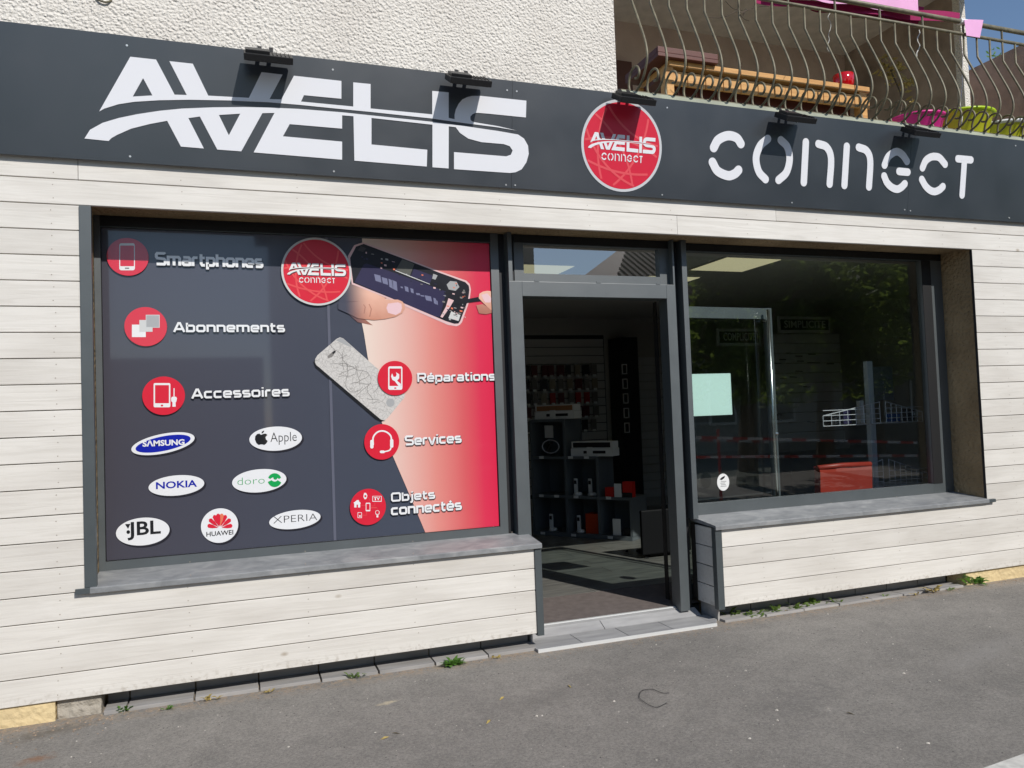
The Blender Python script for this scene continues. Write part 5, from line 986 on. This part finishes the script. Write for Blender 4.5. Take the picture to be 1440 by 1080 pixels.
# ------------------------------------------------------------------ things on the pavement
def weed(px, py, size, n, m, label, Z=-.095):
    c = atz(px, py, Z); e = empty('weed', c, label, 'weed', 'weeds in the joint along the wall'); mb = MB()
    for i in range(n):
        a = random.uniform(0, 2*math.pi); el = random.uniform(.12, .8); d = Vector((math.cos(a)*math.cos(el), math.sin(a)*math.cos(el)*.6, math.sin(el))); L = size*random.uniform(.5, 1.1); s_ = Vector((-d.y, d.x, 0)).normalized()*L*random.uniform(.1,.2)
        p = c+Vector((random.gauss(0, size*.3), random.gauss(0, size*.12), 0)); mid = p+d*L*.55+Vector((0,0,L*.06)); tip = p+d*L-Vector((0,0,L*.12))
        mb.add([p, mid+s_, tip, mid-s_, p+d*L*.25+s_*.6, p+d*L*.25-s_*.6], [(0,4,1,3,5), (1,2,3)])
    mb.build('leaves', m, e); return e
for t_ in ((175, 999, .05, 30, M['leafg'], 'small green weed at the foot of the grey block, far left'), (636, 935, .07, 70, M['leafg'], 'bright green tuft in front of the paving tiles left of the door'), (238, 997, .035, 14, M['leafg'], 'tiny green sprout beside the far left weed'),
    (375, 974, .04, 16, M['leafd'], 'dry yellowish weed in front of the left paving tiles'), (1032, 866, .11, 12, M['leaf'], 'upright weed nearest the threshold under the right window'), (1056, 866, .09, 14, M['leaf'], 'second weed from the threshold under the right window'), (1093, 860, .10, 16, M['leaf'], 'broad leafed weed third from the threshold'),
    (1120, 856, .09, 18, M['leaf'], 'low spreading weed fourth from the threshold'), (1142, 851, .10, 22, M['leaf'], 'dense weed fifth from the threshold'), (1180, 848, .08, 10, M['leaf'], 'thin weed in the middle of the right paving tiles'), (1312, 832, .10, 14, M['leafd'], 'yellowish weed left of the big plant by the yellow plinth'), (1370, 820, .14, 44, M['leafg'], 'big leafy weed beside the yellow plinth at the right')): weed(*t_)
for j, (px_, py_) in enumerate(((1068, 868), (1108, 860), (1160, 850), (1218, 843), (1243, 840), (1290, 836), (1336, 830), (300, 984), (498, 953), (700, 925))):
    weed(px_, py_, random.uniform(.04, .07), random.randint(7, 12), M['leafd'] if j % 2 else M['leaf'], ['small dry tuft left of the broad leafed weed', 'small tuft right of the broad leafed weed', 'sparse tuft between the dense and the thin weed', 'dry tuft left of the third right hand tile joint', 'sparse tuft right of the third right hand tile joint', 'dry tuft below the middle of the right sill', 'sparse tuft close to the yellow plinth', 'dry tuft between the far left sprouts', 'sparse green tuft below the left window middle', 'dry tuft near the left end of the threshold'][j])
mb = MB(); rr = random.Random(5)
def stone_(mb, c, s, rnd):
    v = [Vector((rnd.uniform(.6,1.1)*x, rnd.uniform(.6,1.1)*y, rnd.uniform(.4,.8)*z))*s for x, y, z in ((1,0,0),(0,1,0),(-1,0,0),(0,-1,0),(0,0,1),(0,0,-1))]; mb.add([c+p for p in v], [(0,1,4),(1,2,4),(2,3,4),(3,0,4),(1,0,5),(2,1,5),(3,2,5),(0,3,5)])
for i in range(620):
    x = rr.uniform(-2, 7.5); y = -.02-abs(rr.gauss(0, .035)); 
    if 1.62 < x < 3.0: y -= .115
    stone_(mb, Vector((x, y, -.0995)), rr.uniform(.002, .007), rr)
for i in range(420):
    x = -1.9+abs(rr.gauss(0, .75)); y = .0-abs(rr.gauss(0, .13))
    if x < -.6: stone_(mb, Vector((x, y, -.0995)), rr.uniform(.002, .010), rr)
tag(mb.build('grit', M['grit']), 'brown grit gathered along the foot of the shop front', 'grit', kind='stuff')
mb = MB()
for i in range(420): stone_(mb, Vector((rr.uniform(-1.8, 6), rr.uniform(-2.6, -.1), -.0995)), rr.uniform(.002, .0055) if i > 60 else rr.uniform(.004, .010), rr)
for px_, py_ in ((1271,947),(1321,957),(1305,1045),(1093,1013),(1092,999),(755,1007),(1001,884)): stone_(mb, atz(px_, py_, -.098), .011, rr)
tag(mb.build('gravel', M['pebble']), 'scattered pale chippings on the asphalt', 'gravel', kind='stuff')
mb = MB()
for i in range(900): stone_(mb, Vector((rr.uniform(-1.8, 6.5), -.08-2.6*rr.random()**1.4, -.1)), rr.uniform(.0022, .005), rr)
tag(mb.build('dark_chippings', mat('dark_chipping', (.07,.065,.06), .9), None), 'dark worn aggregate scattered over the asphalt', 'chippings', kind='stuff')
c = [atz(*p, -.096) for p in ((938,989),(921,995),(901,984),(900,975),(905,971),(918,970),(931,975),(941,975))]
tag(MB().tube(smooth_path([v+Vector((0,0,.002)) for v in c], 5), .0014, 5).build('wire_scrap', M['dark']), 'thin black wire loop lying on the pavement', 'wire')
for i, (px_, py_) in enumerate(((801,965),(706,982),(687,1015),(541,1038),(557,1031),(1195,1003))):
    c = atz(px_, py_, -.097); a_ = random.uniform(0, 3); d = Vector((math.cos(a_), math.sin(a_), .12)); s_ = Vector((-d.y, d.x, 0))*.006
    tag(MB().add([c-d*.022, c+s_+Vector((0,0,.006)), c+d*.022, c-s_], [(0,1,2,3)]).build('dead_leaf', M['leafd']), ['curled dry leaf nearest the threshold', 'curled dry leaf on the pavement below the door', 'small dry leaf left of the middle of the pavement', 'dry leaf low in the pavement, left of its neighbour', 'dry leaf low in the pavement, right of its neighbour', 'small dry leaf on the pavement under the right window'][i], 'leaf', 'dry leaves on the pavement')

# ------------------------------------------------------------------ the street behind the camera (seen in the reflections)
def house(x0, x1, y, h, rh, m, label, depth=8, hip=0):
    e = empty('house', ((x0+x1)/2, y-depth/2, -.1), label, 'house', 'houses across the street'); MB().box(x0, x1, y-depth, y, -.1, h).build('wall', M[m], e)
    mb = MB(); xm = (x0+x1)/2
    mb.add([(x0-.4, y+.5, h-.2), (x1+.4, y+.5, h-.2), (x1+.4-hip, y-depth/2, h+rh), (x0-.4+hip, y-depth/2, h+rh), (x1+.4, y-depth-.5, h-.2), (x0-.4, y-depth-.5, h-.2)], [(0,1,2,3), (3,2,4,5), (0,3,5), (1,4,2)]); rf = mb.build('roof', M['rooftile'], e)
    mb = MB(); x = x0-.35
    while x < x1+.35:
        q = min(1, min(x-(x0-.4), x1+.4-x)/hip) if hip else 1
        mb.tube([(x, y+.5, h-.17), (x, y+.5-(depth/2+.5)*q, h-.17+(rh+.2)*q)], .07, 5); x += .24
    mb.build('tile_row', M['rooftile'], rf)
    for fl_ in range(2):
        x = x0+.8
        while x < x1-1.4:
            z = .8+fl_*2.6
            if z+1.3 < h: w_ = MB().box(x, x+.95, y, y+.05, z, z+1.3).build('window', M['card'], e); MB().box(x+.08, x+.87, y+.051, y+.06, z+.08, z+1.22).build('pane', M['dark'], w_)
            x += 2.1
house(1.0, 7.15, -13, 7.4, 1.6, 'houseb', 'dark rendered house across the street with tiled roof, left of the lower house'); house(9.9, 17.9, -14, 4.5, 2.6, 'house', 'lower pale house across the street with brown ribbed tiles', hip=3.2)
house(18.6, 32, -15, 6.2, 1.8, 'houseb', 'long dark rendered house farthest along the street')
tag(MB().box(-24, .6, -15.3, -15, -.1, 3.0).build('garden_wall', M['houseb']), 'long dark garden wall across the street left of the houses', 'wall')
def tree(x, y, h, r, seed, label):
    rnd = random.Random(seed); e = empty('tree', (x, y, -.1), label, 'tree', 'trees across the street'); mb = MB()
    mb.tube([(x, y, -.1), (x+.1, y, h*.3), (x, y+.1, h*.7)], [.2, .16, .07], 8)
    for i in range(7): a_ = rnd.uniform(0, 6.28); mb.tube([(x, y, h*rnd.uniform(.25,.5)), (x+r*.7*math.cos(a_), y+r*.7*math.sin(a_), h*rnd.uniform(.55,.85))], [.08, .02], 5)
    mb.build('trunk', M['bark'], e); mb = MB()
    for i in range(26):
        a_ = rnd.uniform(0, 6.28); rr_ = r*rnd.uniform(.2, .9); c = (x+rr_*math.cos(a_), y+rr_*math.sin(a_), h*rnd.uniform(.35, .95)); leaf_cluster(mb, c, 300, (r*.33, r*.33, r*.28), .12, rnd=rnd)
    mb.build('crown', M['leaft'], e)
tree(8.6, -6.6, 4.3, 1.5, 1, 'leafy tree nearest the shop across the pavement'); tree(11.6, -8.0, 5.2, 2.0, 2, 'broad leafy tree behind the barrier tape'); tree(16.5, -11.5, 6.2, 2.5, 3, 'tall tree right of the pale house'); tree(-7.0, -14, 6.5, 2.6, 4, 'tall tree left of the dark house'); tree(21, -12, 6.5, 2.6, 5, 'tree farthest along the street')
tp = empty('barrier_tape', (7, -5, -.1), 'red and white barrier tape strung between posts across the street', 'barrier tape')
for z0, z1, yy in ((.94, .50, -5.0), (.62, .30, -5.2)):
    n = 34
    for i in range(n):
        t0, t1 = i/n, (i+1)/n; x0 = 3.0+t0*9.5; x1 = 3.0+t1*9.5; za = z0+.4*(1-t0)*0+(z1-z0)*max(0,(t0-.3)/.7); zb = z0+(z1-z0)*max(0,(t1-.3)/.7)
        MB().add([(x0,yy,za-.022),(x1,yy,zb-.022),(x1,yy,zb+.022),(x0,yy,za+.022)], [(0,1,2,3)]).build('tape_stripe', M['taper' if i % 2 else 'tapew'], tp)
for x in (3.0, 7.0, 12.5): MB().tube([(x, -5.1, -.1), (x, -5.1, 1.0)], .025, 8).build('post', M['taper'], tp)
